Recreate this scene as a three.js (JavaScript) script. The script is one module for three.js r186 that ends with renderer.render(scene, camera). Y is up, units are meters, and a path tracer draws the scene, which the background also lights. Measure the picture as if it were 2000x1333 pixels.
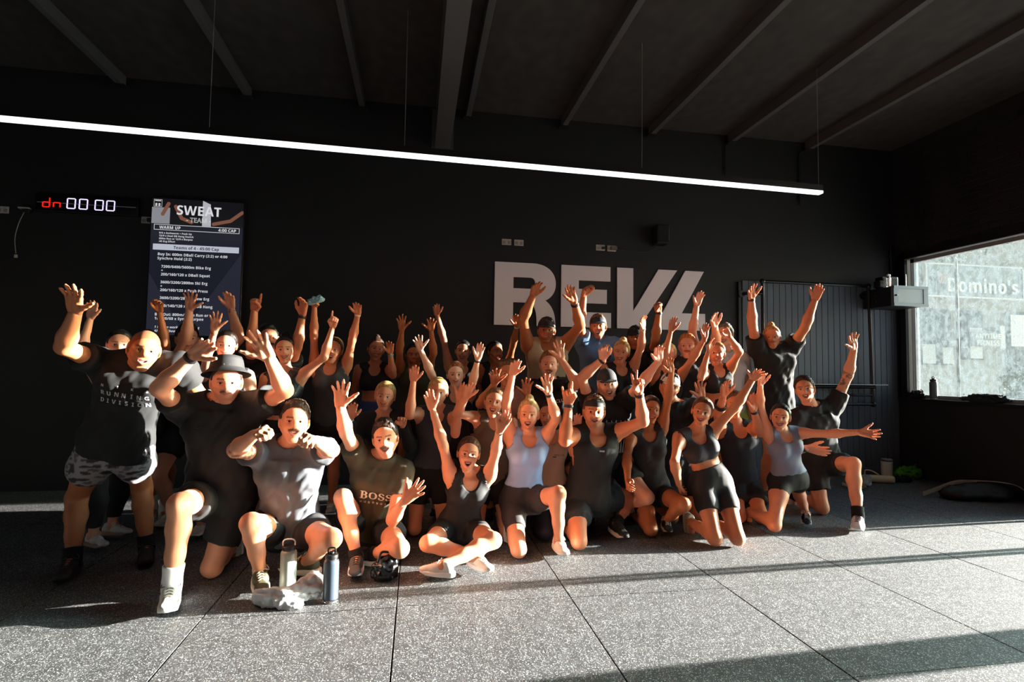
import * as THREE from 'three';
import { createNoise3D, createNoise2D } from 'simplex-noise';
import { mergeGeometries } from 'three/addons/utils/BufferGeometryUtils.js';
import { RoundedBoxGeometry } from 'three/addons/geometries/RoundedBoxGeometry.js';
import { RectAreaLightUniformsLib } from 'three/addons/lights/RectAreaLightUniformsLib.js';
import { FontLoader } from 'three/addons/loaders/FontLoader.js';
import { TextGeometry } from 'three/addons/geometries/TextGeometry.js';
import { Sky } from 'three/addons/objects/Sky.js';
RectAreaLightUniformsLib.init();

// ---------------------------------------------------------------- camera, sky, sun, exposure
// x runs along the back wall (z = 0), z towards the camera, y up; the camera stands at x = 0
const scene = new THREE.Scene(), CAMZ = 6.474, XR = 6.49;
const camera = new THREE.PerspectiveCamera(64.12, 1.5, 0.05, 200);
camera.position.set(0, 1.33, CAMZ);
camera.quaternion.setFromRotationMatrix(new THREE.Matrix4().makeBasis(new THREE.Vector3(0.985, 0.0153, 0.172), new THREE.Vector3(-0.0234, 0.9985, 0.0492), new THREE.Vector3(-0.1708, -0.0525, 0.9839)));
const renderer = new THREE.WebGLRenderer({ antialias: true });
renderer.toneMapping = THREE.LinearToneMapping; renderer.toneMappingExposure = 1.85;
renderer.shadowMap.enabled = true; renderer.shadowMap.type = THREE.PCFSoftShadowMap;
const SUN = new THREE.Vector3(1, 0.158, -0.035).normalize();
const sky = new Sky(); sky.scale.setScalar(1000); scene.add(sky);
Object.assign(sky.material.uniforms.turbidity, { value: 6 }); sky.material.uniforms.rayleigh.value = 1.4; sky.material.uniforms.mieCoefficient.value = 0.03; sky.material.uniforms.mieDirectionalG.value = 0.78; sky.material.uniforms.sunPosition.value.copy(SUN);
scene.backgroundIntensity = 0.33;
const sun = new THREE.DirectionalLight(0xfff8ee, 42);
sun.position.copy(SUN).multiplyScalar(30); sun.castShadow = true; sun.shadow.radius = 1; sun.shadow.mapSize.set(4096, 4096);
Object.assign(sun.shadow.camera, { left: -14, right: 14, top: 12, bottom: -12, near: 1, far: 60 }); scene.add(sun, sun.target);
// ---------------------------------------------------------------- implicit surfaces -> meshes (naive surface nets)
const V3 = THREE.Vector3;
const rnd = (s => () => ((s = (s * 1664525 + 1013904223) >>> 0) / 4294967296))(20240611);
const noise3 = createNoise3D(rnd), noise2 = createNoise2D(rnd);
const v3 = (x, y, z) => new V3(x, y, z), lerp3 = (a, b, t) => a.clone().lerp(b, t);
class Field {
  constructor(lo, hi, cell, k = 0.011) {
    this.o = lo; this.h = cell; this.k = k;
    this.n = [0, 1, 2].map(i => Math.max(4, Math.ceil((hi[i] - lo[i]) / cell) + 1));
    this.s = new Float32Array(this.n[0] * this.n[1] * this.n[2]);
    this.d = null;
  }
  each(lo, hi, fn) {
    const { n, o, h } = this, a = [], b = [];
    for (let i = 0; i < 3; i++) { a[i] = Math.max(0, Math.floor((lo[i] - o[i]) / h)); b[i] = Math.min(n[i] - 1, Math.ceil((hi[i] - o[i]) / h)); }
    for (let z = a[2]; z <= b[2]; z++) for (let y = a[1]; y <= b[1]; y++) {
      let q = (z * n[1] + y) * n[0] + a[0];
      for (let x = a[0]; x <= b[0]; x++, q++) fn(q, o[0] + x * h, o[1] + y * h, o[2] + z * h);
    }
  }
  add(lo, hi, fn) { const s = this.s, ik = -1 / this.k; this.each(lo, hi, (q, x, y, z) => { const d = fn(x, y, z); if (d < 0.09) s[q] += Math.exp(d * ik); }); }
  // tapered capsule; end: clip flat at the far end
  cone(a, b, ra, rb, flat = false, flatA = false) {
    const ax = a.x, ay = a.y, az = a.z, bx = b.x - ax, by = b.y - ay, bz = b.z - az, L2 = bx * bx + by * by + bz * bz || 1e-9, L = Math.sqrt(L2), m = Math.max(ra, rb) + 0.05;
    this.add([Math.min(a.x, b.x) - m, Math.min(a.y, b.y) - m, Math.min(a.z, b.z) - m], [Math.max(a.x, b.x) + m, Math.max(a.y, b.y) + m, Math.max(a.z, b.z) + m], (x, y, z) => {
      const px = x - ax, py = y - ay, pz = z - az, tt = (px * bx + py * by + pz * bz) / L2, t = tt < 0 ? 0 : tt > 1 ? 1 : tt;
      const dx = px - bx * t, dy = py - by * t, dz = pz - bz * t;
      let d = Math.sqrt(dx * dx + dy * dy + dz * dz) - (ra + (rb - ra) * t);
      if (flat) d = Math.max(d, (tt - 1) * L);
      if (flatA) d = Math.max(d, -tt * L);
      return d;
    });
  }
  // ellipsoid with its own axes (X, Y, Z unit vectors)
  ell(c, r, X = [1, 0, 0], Y = [0, 1, 0], Z = [0, 0, 1]) {
    const m = Math.max(...r) + 0.04, mr = Math.min(...r);
    this.add([c.x - m, c.y - m, c.z - m], [c.x + m, c.y + m, c.z + m], (x, y, z) => {
      const px = x - c.x, py = y - c.y, pz = z - c.z;
      const u = (px * X[0] + py * X[1] + pz * X[2]) / r[0], v = (px * Y[0] + py * Y[1] + pz * Y[2]) / r[1], w = (px * Z[0] + py * Z[1] + pz * Z[2]) / r[2];
      const k0 = Math.sqrt(u * u + v * v + w * w), k1 = Math.sqrt(u * u / r[0] / r[0] + v * v / r[1] / r[1] + w * w / r[2] / r[2]);
      return k1 < 1e-6 ? -mr : k0 * (k0 - 1) / k1;
    });
  }
  close() { const { s, k } = this, d = this.d = new Float32Array(s.length); for (let i = 0; i < s.length; i++) d[i] = s[i] > 1e-7 ? -k * Math.log(s[i]) : 0.12; this.s = null; return this; }
  mod(fn) { const { n, o, h, d } = this; let q = 0; for (let z = 0; z < n[2]; z++) for (let y = 0; y < n[1]; y++) for (let x = 0; x < n[0]; x++, q++) if (d[q] < 0.06 && d[q] > -0.07) d[q] = fn(d[q], o[0] + x * h, o[1] + y * h, o[2] + z * h); return this; }
  at(x, y, z) {
    const { n, o, h, d } = this; let fx = (x - o[0]) / h, fy = (y - o[1]) / h, fz = (z - o[2]) / h;
    const ix = Math.min(n[0] - 2, Math.max(0, Math.floor(fx))), iy = Math.min(n[1] - 2, Math.max(0, Math.floor(fy))), iz = Math.min(n[2] - 2, Math.max(0, Math.floor(fz)));
    fx -= ix; fy -= iy; fz -= iz; const sx = 1, sy = n[0], sz = n[0] * n[1], q = iz * sz + iy * sy + ix;
    const l = (a, b, t) => a + (b - a) * t;
    return l(l(l(d[q], d[q + sx], fx), l(d[q + sy], d[q + sy + sx], fx), fy), l(l(d[q + sz], d[q + sz + sx], fx), l(d[q + sz + sy], d[q + sz + sy + sx], fx), fy), fz);
  }
  mesh() {   // -> { p: positions, n: normals, i: index }
    const { n: [nx, ny, nz], o, h, d } = this, far = h * 3.5 + 0.012, P = [], N = [], I = [], id = new Int32Array(d.length).fill(-1), sy = nx, sz = nx * ny;
    const cx = [0, 1, 0, 1, 0, 1, 0, 1], cy = [0, 0, 1, 1, 0, 0, 1, 1], cz = [0, 0, 0, 0, 1, 1, 1, 1], off = cx.map((_, i) => cx[i] + cy[i] * sy + cz[i] * sz);
    const E = [[0, 1], [2, 3], [4, 5], [6, 7], [0, 2], [1, 3], [4, 6], [5, 7], [0, 4], [1, 5], [2, 6], [3, 7]];
    for (let z = 0; z < nz - 1; z++) for (let y = 0; y < ny - 1; y++) for (let x = 0; x < nx - 1; x++) {
      const q = z * sz + y * sy + x; let m = 0; if (d[q] > far || d[q] < -far) continue;
      for (let i = 0; i < 8; i++) if (d[q + off[i]] < 0) m |= 1 << i;
      if (m === 0 || m === 255) continue;
      let X = 0, Y = 0, Z = 0, c = 0;
      for (const [a, b] of E) {
        if (((m >> a) & 1) === ((m >> b) & 1)) continue;
        const da = d[q + off[a]], db = d[q + off[b]], t = da / (da - db);
        X += cx[a] + (cx[b] - cx[a]) * t; Y += cy[a] + (cy[b] - cy[a]) * t; Z += cz[a] + (cz[b] - cz[a]) * t; c++;
      }
      id[q] = P.length / 3; P.push(o[0] + (x + X / c) * h, o[1] + (y + Y / c) * h, o[2] + (z + Z / c) * h);
    }
    const quad = (a, b, c, e, flip) => { if (a < 0 || b < 0 || c < 0 || e < 0) return; flip ? I.push(a, c, b, a, e, c) : I.push(a, b, c, a, c, e); };
    for (let z = 1; z < nz - 1; z++) for (let y = 1; y < ny - 1; y++) for (let x = 1; x < nx - 1; x++) {
      const q = z * sz + y * sy + x, s = d[q] < 0;
      if (s !== (d[q + 1] < 0)) quad(id[q], id[q - sy], id[q - sy - sz], id[q - sz], s);
      if (s !== (d[q + sy] < 0)) quad(id[q], id[q - sz], id[q - 1 - sz], id[q - 1], s);
      if (s !== (d[q + sz] < 0)) quad(id[q], id[q - 1], id[q - 1 - sy], id[q - sy], s);
    }
    const e = h * 0.75;
    for (let i = 0; i < P.length; i += 3) {
      const x = P[i], y = P[i + 1], z = P[i + 2];
      let a = this.at(x + e, y, z) - this.at(x - e, y, z), b = this.at(x, y + e, z) - this.at(x, y - e, z), c = this.at(x, y, z + e) - this.at(x, y, z - e);
      const l = Math.hypot(a, b, c) || 1; N.push(a / l, b / l, c / l);
    }
    return { p: P, n: N, i: I };
  }
}
function flipCheck(g) { // make winding agree with the normals
  const { p, n, i } = g; let s = 0;
  for (let q = 0; q < i.length; q += 3) {
    const a = i[q] * 3, b = i[q + 1] * 3, c = i[q + 2] * 3;
    const ux = p[b] - p[a], uy = p[b + 1] - p[a + 1], uz = p[b + 2] - p[a + 2], vx = p[c] - p[a], vy = p[c + 1] - p[a + 1], vz = p[c + 2] - p[a + 2];
    s += (uy * vz - uz * vy) * n[a] + (uz * vx - ux * vz) * n[a + 1] + (ux * vy - uy * vx) * n[a + 2];
  }
  if (s < 0) for (let q = 0; q < i.length; q += 3) { const t = i[q]; i[q] = i[q + 1]; i[q + 1] = t; }
  return g;
}
function toGeo(list, base) { // list of {p,n,i,c?,m4?}: merged into one BufferGeometry, shifted by -base
  let nv = 0, ni = 0; for (const g of list) { nv += g.p.length; ni += g.i.length; }
  const P = new Float32Array(nv), N = new Float32Array(nv), C = list[0].c ? new Float32Array(nv) : null, I = new Uint32Array(ni); let a = 0, b = 0;
  const v = new V3();
  for (const g of list) {
    const v0 = a / 3, nm = g.m4 ? new THREE.Matrix3().getNormalMatrix(g.m4) : null, mir = g.m4 && g.m4.determinant() < 0;
    for (let q = 0; q < g.p.length; q += 3) {
      v.set(g.p[q], g.p[q + 1], g.p[q + 2]); if (g.m4) v.applyMatrix4(g.m4);
      P[a + q] = v.x - base.x; P[a + q + 1] = v.y - base.y; P[a + q + 2] = v.z - base.z;
      v.set(g.n[q], g.n[q + 1], g.n[q + 2]); if (nm) v.applyMatrix3(nm).normalize();
      N[a + q] = v.x; N[a + q + 1] = v.y; N[a + q + 2] = v.z;
      if (C) { C[a + q] = g.c[q]; C[a + q + 1] = g.c[q + 1]; C[a + q + 2] = g.c[q + 2]; }
    }
    for (let q = 0; q < g.i.length; q += 3) { I[b + q] = g.i[q] + v0; I[b + q + 1] = g.i[q + (mir ? 2 : 1)] + v0; I[b + q + 2] = g.i[q + (mir ? 1 : 2)] + v0; }
    a += g.p.length; b += g.i.length;
  }
  const G = new THREE.BufferGeometry();
  G.setAttribute('position', new THREE.BufferAttribute(P, 3)); G.setAttribute('normal', new THREE.BufferAttribute(N, 3));
  if (C) G.setAttribute('color', new THREE.BufferAttribute(C, 3));
  G.setIndex(new THREE.BufferAttribute(I, 1)); return G;
}
const M4 = (X, Y, Z, o, s = 1) => new THREE.Matrix4().makeBasis(X.clone().multiplyScalar(s), Y.clone().multiplyScalar(s), Z.clone().multiplyScalar(s)).setPosition(o);
const lin = hex => { const c = new THREE.Color(hex); return [c.r, c.g, c.b]; };

// ---------------------------------------------------------------- heads
const SM = (a, b, x) => { const t = Math.min(1, Math.max(0, (x - a) / (b - a))); return t * t * (3 - 2 * t); };
const sph = (x, y, z, a, b, c, r) => Math.hypot(x - a, y - b, z - c) - r;
const headCache = {};
function headField(fem, mouth, cell) { // mouth: 0 closed smile, 1 open smile, 2 wide open
  const f = new Field([-0.105, -0.145, -0.13], [0.105, 0.145, 0.14], cell, 0.0065), w = fem ? 0.94 : 1;
  f.ell(v3(0, 0.034, -0.012), [0.077, 0.088, 0.098]);
  f.ell(v3(0, 0.03, 0.03), [0.064, 0.07, 0.062]);
  f.ell(v3(0, -0.03, 0.022), [0.056 * w, 0.08, 0.066]);
  const jy = mouth === 2 ? -0.014 : mouth === 1 ? -0.005 : 0;
  for (const s of [-1, 1]) {
    f.cone(v3(s * 0.052 * w, -0.04, -0.004), v3(s * 0.016, -0.097 + jy, 0.056), fem ? 0.017 : 0.021, fem ? 0.014 : 0.018);
    f.cone(v3(s * 0.054 * w, -0.012, 0.042), v3(s * 0.03, -0.022, 0.072), 0.017, 0.017);
    if (mouth) f.ell(v3(s * 0.038, -0.034, 0.066), [0.019, 0.019, 0.017]);
    f.cone(v3(s * 0.044, 0.026, 0.066), v3(s * 0.012, 0.024, 0.082), 0.011, 0.01);
    f.ell(v3(s * 0.080, 0.0, -0.008), [0.007, 0.033, 0.019], [0.93, 0, s * -0.36], [0, 1, 0], [s * 0.36, 0, 0.93]);
    f.ell(v3(s * 0.0145, -0.024, 0.088), [0.0085, 0.008, 0.011]);
  }
  f.ell(v3(0, -0.1 + jy, 0.062), [fem ? 0.016 : 0.021, 0.015, 0.016]);
  f.cone(v3(0, 0.016, 0.083), v3(0, -0.018, 0.104), 0.0075, fem ? 0.0105 : 0.012);
  // lips
  const ly = -0.053, op = mouth === 2 ? 0.026 : mouth === 1 ? 0.018 : 0.004, hw = mouth === 2 ? 0.025 : mouth === 1 ? 0.033 : 0.026;
  for (let q = 0; q < 6; q++) {
    const t0 = q / 3 - 1, t1 = (q + 1) / 3 - 1, X = t => t * hw, Z = t => 0.083 - 0.016 * t * t, cu = mouth === 2 ? 0.002 : 0.009;
    f.cone(v3(X(t0), ly + cu * t0 * t0, Z(t0)), v3(X(t1), ly + cu * t1 * t1, Z(t1)), 0.0048, 0.0048);
    f.cone(v3(X(t0), ly - op * (1 - t0 * t0) + cu * t0 * t0, Z(t0) - 0.002), v3(X(t1), ly - op * (1 - t1 * t1) + cu * t1 * t1, Z(t1) - 0.002), 0.0055, 0.0055);
  }
  f.close();
  f.mod((d, x, y, z) => {
    for (const s of [-1, 1]) { const e = sph(x, y, z, s * 0.032, 0.005, 0.096, 0.0165); d = Math.max(d, -e) ; }
    if (mouth) {
      const cu = mouth === 2 ? 0.002 : 0.009, t = x / hw, y0 = ly + cu * t * t - 0.0025, y1 = ly - op * (1 - t * t) + cu * t * t + 0.003;
      const q = Math.max(y - y0, y1 - y, Math.abs(x) - hw + 0.003, 0.05 - z); d = Math.max(d, -q);
    }
    return d;
  });
  f.mod((d, x, y, z) => { // eyelids
    for (const s of [-1, 1]) {
      const e = sph(x, y, z, s * 0.032, 0.004, 0.0745, 0.0142), up = 0.0035 - 0.25 * Math.abs(x - s * 0.032), lowr = mouth ? -0.0035 : -0.0048;
      d = Math.min(d, Math.max(e, Math.min(y - 0.004 - lowr - 0.12 * Math.abs(x - s * 0.032), 0.004 + up - y) * 1));
    }
    return d;
  });
  return f;
}
function headTemplate(fem, mouth, near) {
  const key = [fem, mouth, near].join(); if (headCache[key]) return headCache[key];
  const cell = near ? 0.0043 : 0.0068, f = headField(fem, mouth, cell), g = flipCheck(f.mesh()), m = [];
  const ly = -0.053, op = mouth === 2 ? 0.026 : mouth === 1 ? 0.018 : 0.004, hw = mouth === 2 ? 0.025 : mouth === 1 ? 0.033 : 0.026;
  for (let q = 0; q < g.p.length; q += 3) {
    const x = g.p[q], y = g.p[q + 1], z = g.p[q + 2], ax = Math.abs(x), t = x / (hw + 0.002); let k = 0;
    const cu = mouth === 2 ? 0.002 : 0.009;
    if (z > 0.062 && Math.abs(t) < 1 && y < ly + cu * t * t + 0.006 && y > ly - op * (1 - t * t) + cu * t * t - 0.0065) k = z < 0.076 - 0.016 * t * t ? 4 : 1;
    if (z > 0.058 && ax > 0.011 && ax < 0.05 && Math.abs(y - (0.0285 - 6 * (ax - 0.033) * (ax - 0.033) + 0.06 * (ax - 0.03))) < (fem ? 0.0036 : 0.0048)) k = 2;
    if (z > 0.05 && Math.abs(ax - 0.032) < 0.0145 && Math.abs(y - 0.0085) < 0.0022 && z < 0.094) k = 5;
    if (k === 0 && y < -0.03 && (y < -0.062 || ax < 0.03 || ax > 0.03 && y < -0.03 - (z - 0.01) * 0.5) && z > -0.01 && !(ax < 0.012 && y > -0.045)) k = 3;
    m.push(k);
  }
  return headCache[key] = { g, m, f };
}
const hairCache = {};
function hairTemplate(kind, near) {
  const key = kind + near; if (hairCache[key]) return hairCache[key];
  const cell = near ? 0.006 : 0.0085, f = new Field([-0.13, -0.2, -0.2], [0.13, 0.21, 0.14], cell, 0.008);
  const th = { short: 0.014, crop: 0.010, tied: 0.013, bun: 0.013, pony: 0.013, shaggy: 0.022, loose: 0.016, back: 0.015, quiff: 0.015 }[kind] ?? 0.012;
  f.ell(v3(0, 0.034, -0.012), [0.077 + th * 0.7, 0.088 + th, 0.098 + th]);
  f.ell(v3(0, 0.032, 0.026), [0.064 + th * 0.7, 0.074 + th, 0.06 + th * 0.9]);
  if (kind === 'short' || kind === 'quiff') f.ell(v3(0.004, 0.097, 0.03), [0.06, 0.042 + (kind === 'quiff' ? 0.014 : 0), 0.057]);
  if (kind === 'bun') f.ell(v3(0, 0.142, -0.035), [0.034, 0.032, 0.034]);
  if (kind === 'tied' || kind === 'back') f.ell(v3(0, 0.03, -0.13), [0.036, 0.038, 0.032]);
  if (kind === 'pony') { f.ell(v3(0, 0.055, -0.118), [0.025, 0.025, 0.03]); f.cone(v3(0, 0.05, -0.135), v3(0.03, -0.1, -0.13), 0.026, 0.014); }
  if (kind === 'shaggy') for (let i = 0; i < 14; i++) { const a = i * 2.4, e = 0.3 + 0.6 * ((i * 0.37) % 1); f.ell(v3(Math.cos(a) * 0.075 * Math.cos(e), 0.06 + 0.08 * Math.sin(e), -0.015 + Math.sin(a) * 0.085 * Math.cos(e)), [0.03, 0.028, 0.03]); }
  if (kind === 'loose') { for (const s of [-1, 1]) f.cone(v3(s * 0.06, 0.02, -0.05), v3(s * 0.065, -0.13, -0.055), 0.04, 0.03); f.cone(v3(0, 0.0, -0.08), v3(0, -0.13, -0.085), 0.05, 0.04); }
  f.close();
  f.mod((d, x, y, z) => {
    const ax = Math.abs(x);
    d += 0.003 * noise3(x * 60, y * 25, z * 60) * (kind === 'shaggy' ? 2.5 : 1) + (kind === 'short' || kind === 'quiff' ? (0.004 + 0.05 * Math.max(0, y - 0.06)) * noise3(x * 95, y * 40 + 7, z * 95) : 0);
    const hl = kind === 'short' || kind === 'crop' || kind === 'quiff' ? 0.004 : 0;
    let c1 = ((z - 0.014) * 0.085 - (y - 0.002 - hl) * 0.062) / 0.105 + 0.003 - 1.1 * ax * ax + 0.0025 * noise3(x * 70, y * 40, z * 70);  // forehead to ear
    const c2 = Math.max(z + 0.018, -0.062 - y);                            // behind the ear down to the nape
    let c = y > 0.0 ? c1 : Math.max(c1, (kind === 'loose' ? Math.min(c2, Math.max(z + 0.005, -0.17 - y)) : c2));
    if (kind === 'loose' && y < 0.03) c = Math.min(c, Math.max(z - 0.012, 0.045 - ax));
    if (z < -0.105 || y > 0.125) c = -1;
    d += th * 0.8 * SM(-0.022, 0.0, c);
    return Math.max(d, c);
  });
  const g = flipCheck(f.mesh()); g.v = []; for (let q = 0; q < g.p.length; q += 3) { const x = g.p[q], y = g.p[q + 1], z = g.p[q + 2]; g.v.push(0.9 + 0.45 * noise3(x * 150, y * 22 + z * 18, z * 30) + 0.25 * noise3(x * 60, y * 12, z * 12 + 4)); }
  return hairCache[key] = g;
}
const beardCache = {};
function beardTemplate(kind, fem, mouth, near) { // grown from the head's own surface
  const key = kind + mouth + near; if (beardCache[key]) return beardCache[key];
  const f = headField(fem, mouth, near ? 0.0045 : 0.0065);
  f.mod((d, x, y, z) => {
    const ax = Math.abs(x), mo = Math.max(Math.abs(y + 0.0435 + 0.25 * Math.max(0, ax - 0.012)) - 0.0065, ax - 0.033, 0.05 - z);
    const be = Math.max(y + 0.036 + 0.9 * Math.max(0, 0.05 - ax) * (z > 0.03 ? 1 : 0), -0.012 - z, Math.min(1, 0.0) );
    const mouthHole = Math.max(ax - 0.027, y + 0.046, -0.076 - (mouth === 2 ? 0.02 : 0) - y, 0.05 - z);
    let r = mo; if (kind === 'beard') r = Math.min(mo, Math.max(be, -mouthHole));
    return Math.max(d - 0.0035 + 0.0015 * noise3(x * 200, y * 120, z * 200), r);
  });
  return beardCache[key] = flipCheck(f.mesh());
}
// ---------------------------------------------------------------- hands: wrist at 0, fingers +y, palm faces +z, thumb +x
const handCache = {};
function handTemplate(pose, near) {
  const key = pose + near; if (handCache[key]) return handCache[key];
  const f = new Field([-0.115, -0.045, -0.075], [0.125, 0.225, 0.125], near ? 0.0041 : 0.0058, 0.0035);
  const F = [[0.030, 0.092, 0.071, 0.0086], [0.0095, 0.097, 0.080, 0.0088], [-0.0105, 0.094, 0.074, 0.0084], [-0.029, 0.085, 0.058, 0.0075]];
  const sp = { spread: [-15, -3, 9, 24], open: [-6, -1, 4, 11], relax: [-5, -1, 4, 9], fist: [-1, 0, 2, 5], point: [-2, 0, 2, 6], grip: [-3, 0, 3, 7], rock: [-4, 0, 3, 10], peace: [-9, 6, 3, 5] }[pose];
  const cu = { spread: [[6, 8, 5], [4, 8, 5], [6, 9, 6], [8, 10, 6]], open: [[10, 12, 8], [9, 13, 9], [12, 15, 9], [15, 16, 10]], relax: [[24, 30, 16], [28, 34, 18], [32, 36, 20], [34, 36, 20]], fist: [[82, 95, 55], [84, 98, 55], [84, 98, 55], [84, 95, 55]], point: [[4, 6, 4], [78, 95, 55], [80, 98, 55], [80, 95, 55]], grip: [[55, 70, 40], [58, 72, 42], [60, 74, 42], [60, 74, 42]], rock: [[8, 8, 5], [70, 90, 50], [72, 90, 50], [10, 10, 6]], peace: [[5, 6, 4], [6, 7, 4], [70, 90, 50], [72, 90, 50]] }[pose];
  f.cone(v3(-0.004, -0.022, 0), v3(-0.009, 0.016, 0), 0.0195, 0.018); f.cone(v3(0.004, -0.022, 0), v3(0.010, 0.016, 0), 0.0195, 0.018);
  F.forEach(([x, y, L, r], i) => {
    f.cone(v3(x * 0.62, 0.012, 0.001), v3(x, y, 0), 0.0155, 0.0115);
    let p = v3(x, y, 0), ang = 0; const s = -sp[i] * Math.PI / 180; // spread in the palm plane
    [0.46, 0.3, 0.24].forEach((k, j) => {
      ang += cu[i][j] * Math.PI / 180; const l = L * k, q = p.clone().add(v3(Math.sin(s) * l * Math.cos(ang), Math.cos(s) * l * Math.cos(ang), l * Math.sin(ang)));
      f.cone(p, q, r * (1 - 0.1 * j), r * (0.93 - 0.11 * j)); p = q;
    });
  });
  f.ell(v3(0.018, 0.045, 0.009), [0.018, 0.032, 0.015]); f.ell(v3(-0.02, 0.045, 0.007), [0.014, 0.034, 0.012]); f.ell(v3(0, 0.055, 0), [0.03, 0.045, 0.012]);
  const T = { spread: [v3(0.024, 0.028, 0.008), v3(0.054, 0.056, 0.014), v3(0.079, 0.079, 0.016), v3(0.099, 0.097, 0.016)], open: [v3(0.024, 0.028, 0.008), v3(0.049, 0.06, 0.018), v3(0.065, 0.09, 0.022), v3(0.076, 0.113, 0.022)] };
  const t = T[pose] || (pose === 'fist' || pose === 'point' || pose === 'rock' || pose === 'peace' || pose === 'grip' ? [v3(0.024, 0.028, 0.01), v3(0.043, 0.056, 0.026), v3(0.034, 0.082, 0.042), v3(0.010, 0.094, 0.048)] : [v3(0.024, 0.028, 0.01), v3(0.045, 0.06, 0.026), v3(0.052, 0.09, 0.034), v3(0.05, 0.112, 0.04)]);
  f.cone(t[0], t[1], 0.0165, 0.0125); f.cone(t[1], t[2], 0.0115, 0.0105); f.cone(t[2], t[3], 0.0102, 0.0082);
  f.close(); return handCache[key] = flipCheck(f.mesh());
}
// ---------------------------------------------------------------- shoes: ankle axis at x=z=0, sole at y=0, toe +z (29 cm long)
const shoeCache = {};
function shoeTemplate(part) {
  if (shoeCache[part]) return shoeCache[part];
  const f = new Field([-0.09, -0.03, -0.12], [0.09, 0.17, 0.25], 0.009, 0.007);
  const out = z => { const t = (z + 0.085) / 0.29; return 0.036 + 0.014 * Math.sin(Math.min(1, t * 1.25) * 2.6) - 0.004; };
  if (part === 'upper') {
    f.cone(v3(0, 0.055, -0.045), v3(0, 0.05, 0.06), 0.036, 0.04); f.cone(v3(0, 0.05, 0.05), v3(0, 0.036, 0.15), 0.041, 0.028);
    f.cone(v3(0, 0.06, -0.035), v3(0, 0.095, -0.03), 0.037, 0.034); f.cone(v3(0, 0.085, -0.02), v3(0, 0.062, 0.07), 0.034, 0.032); f.ell(v3(0, 0.034, 0.15), [0.04, 0.026, 0.045]);
    f.close().mod((d, x, y, z) => Math.max(d, 0.018 - y, y - 0.112 + (z > 0 ? z * 0.35 : 0)));
  } else {
    f.add([-0.09, -0.03, -0.12], [0.09, 0.07, 0.25], (x, y, z) => {
      const zz = z < -0.055 ? -0.055 : z > 0.15 ? 0.15 : z, w = out(zz), dx = Math.max(0, Math.abs(x) - w + 0.03), dz = z - zz, r = Math.hypot(dx, dz * 0.85) - 0.034;
      const top = 0.034 + 0.008 * SM(0.06, -0.08, z), bot = 0.022 * SM(0.11, 0.2, z) + 0.006 * SM(-0.06, -0.1, z); return Math.max(r, y - top, bot - y);
    });
    f.close();
  }
  return shoeCache[part] = flipCheck(f.mesh());
}
// ---------------------------------------------------------------- people
const matCache = {};
const cloth = (hex, rough = 0.85, o = {}) => matCache['c' + hex + rough + JSON.stringify(o)] ??= new THREE.MeshPhysicalMaterial({ color: hex, roughness: rough, side: THREE.DoubleSide, sheen: 0.15, sheenRoughness: 0.6, ...o });
const skinMat = new THREE.MeshPhysicalMaterial({ color: 0xffffff, vertexColors: true, roughness: 0.47, specularIntensity: 0.5 });
const hairMat = hex => matCache['h' + hex] ??= new THREE.MeshPhysicalMaterial({ color: hex, roughness: 0.55, sheen: 0.4, sheenRoughness: 0.4, sheenColor: new THREE.Color(hex) });
const hairVC = new THREE.MeshPhysicalMaterial({ color: 0xffffff, vertexColors: true, roughness: 0.5, specularIntensity: 0.6 });
const eyeWhite = new THREE.MeshPhysicalMaterial({ color: 0xd8d2cc, roughness: 0.25 }), irisMat = new THREE.MeshPhysicalMaterial({ color: 0x1c120c, roughness: 0.15 }), teethMat = new THREE.MeshPhysicalMaterial({ color: 0xe9e4da, roughness: 0.3 }), mouthMat = new THREE.MeshStandardMaterial({ color: 0x3a100c, roughness: 0.8 });
const eyeGeo = new THREE.SphereGeometry(0.0128, 14, 10), irisGeo = new THREE.SphereGeometry(0.0062, 10, 8).scale(1, 1, 0.35);
const JN = ['pel', 'che', 'head', 'hl', 'hr', 'sl', 'el', 'wl', 'tl', 'sr', 'er', 'wr', 'tr', 'kl', 'al', 'ol', 'kr', 'ar', 'or'];
const usedNames = {};
const numbered = n => { const k = usedNames[n] = (usedNames[n] ?? -1) + 1; return k ? n + '_' + String(k).padStart(3, '0') : n; };
function part(name, geo, mat, parent, label) { const m = new THREE.Mesh(geo, mat); m.name = name; m.castShadow = m.receiveShadow = true; if (label) m.userData.label = label; parent.add(m); return m; }
const FEM = { w: [0.150, 0.172, 0.125, 0.138, 0.118], f: [0.10, 0.112, 0.085, 0.098, 0.06], b: [0.11, 0.125, 0.075, 0.092, 0.065] };
const MAL = { w: [0.150, 0.162, 0.146, 0.172, 0.148], f: [0.10, 0.112, 0.105, 0.122, 0.07], b: [0.11, 0.118, 0.088, 0.108, 0.075] };
const TT = [-0.16, 0.02, 0.42, 0.78, 1.04];
const prof = (a, t) => { if (t <= TT[0]) return a[0]; for (let i = 1; i < 5; i++) if (t <= TT[i]) { const k = SM(0, 1, (t - TT[i - 1]) / (TT[i] - TT[i - 1])); return a[i - 1] + (a[i] - a[i - 1]) * k; } return a[4]; };
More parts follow.
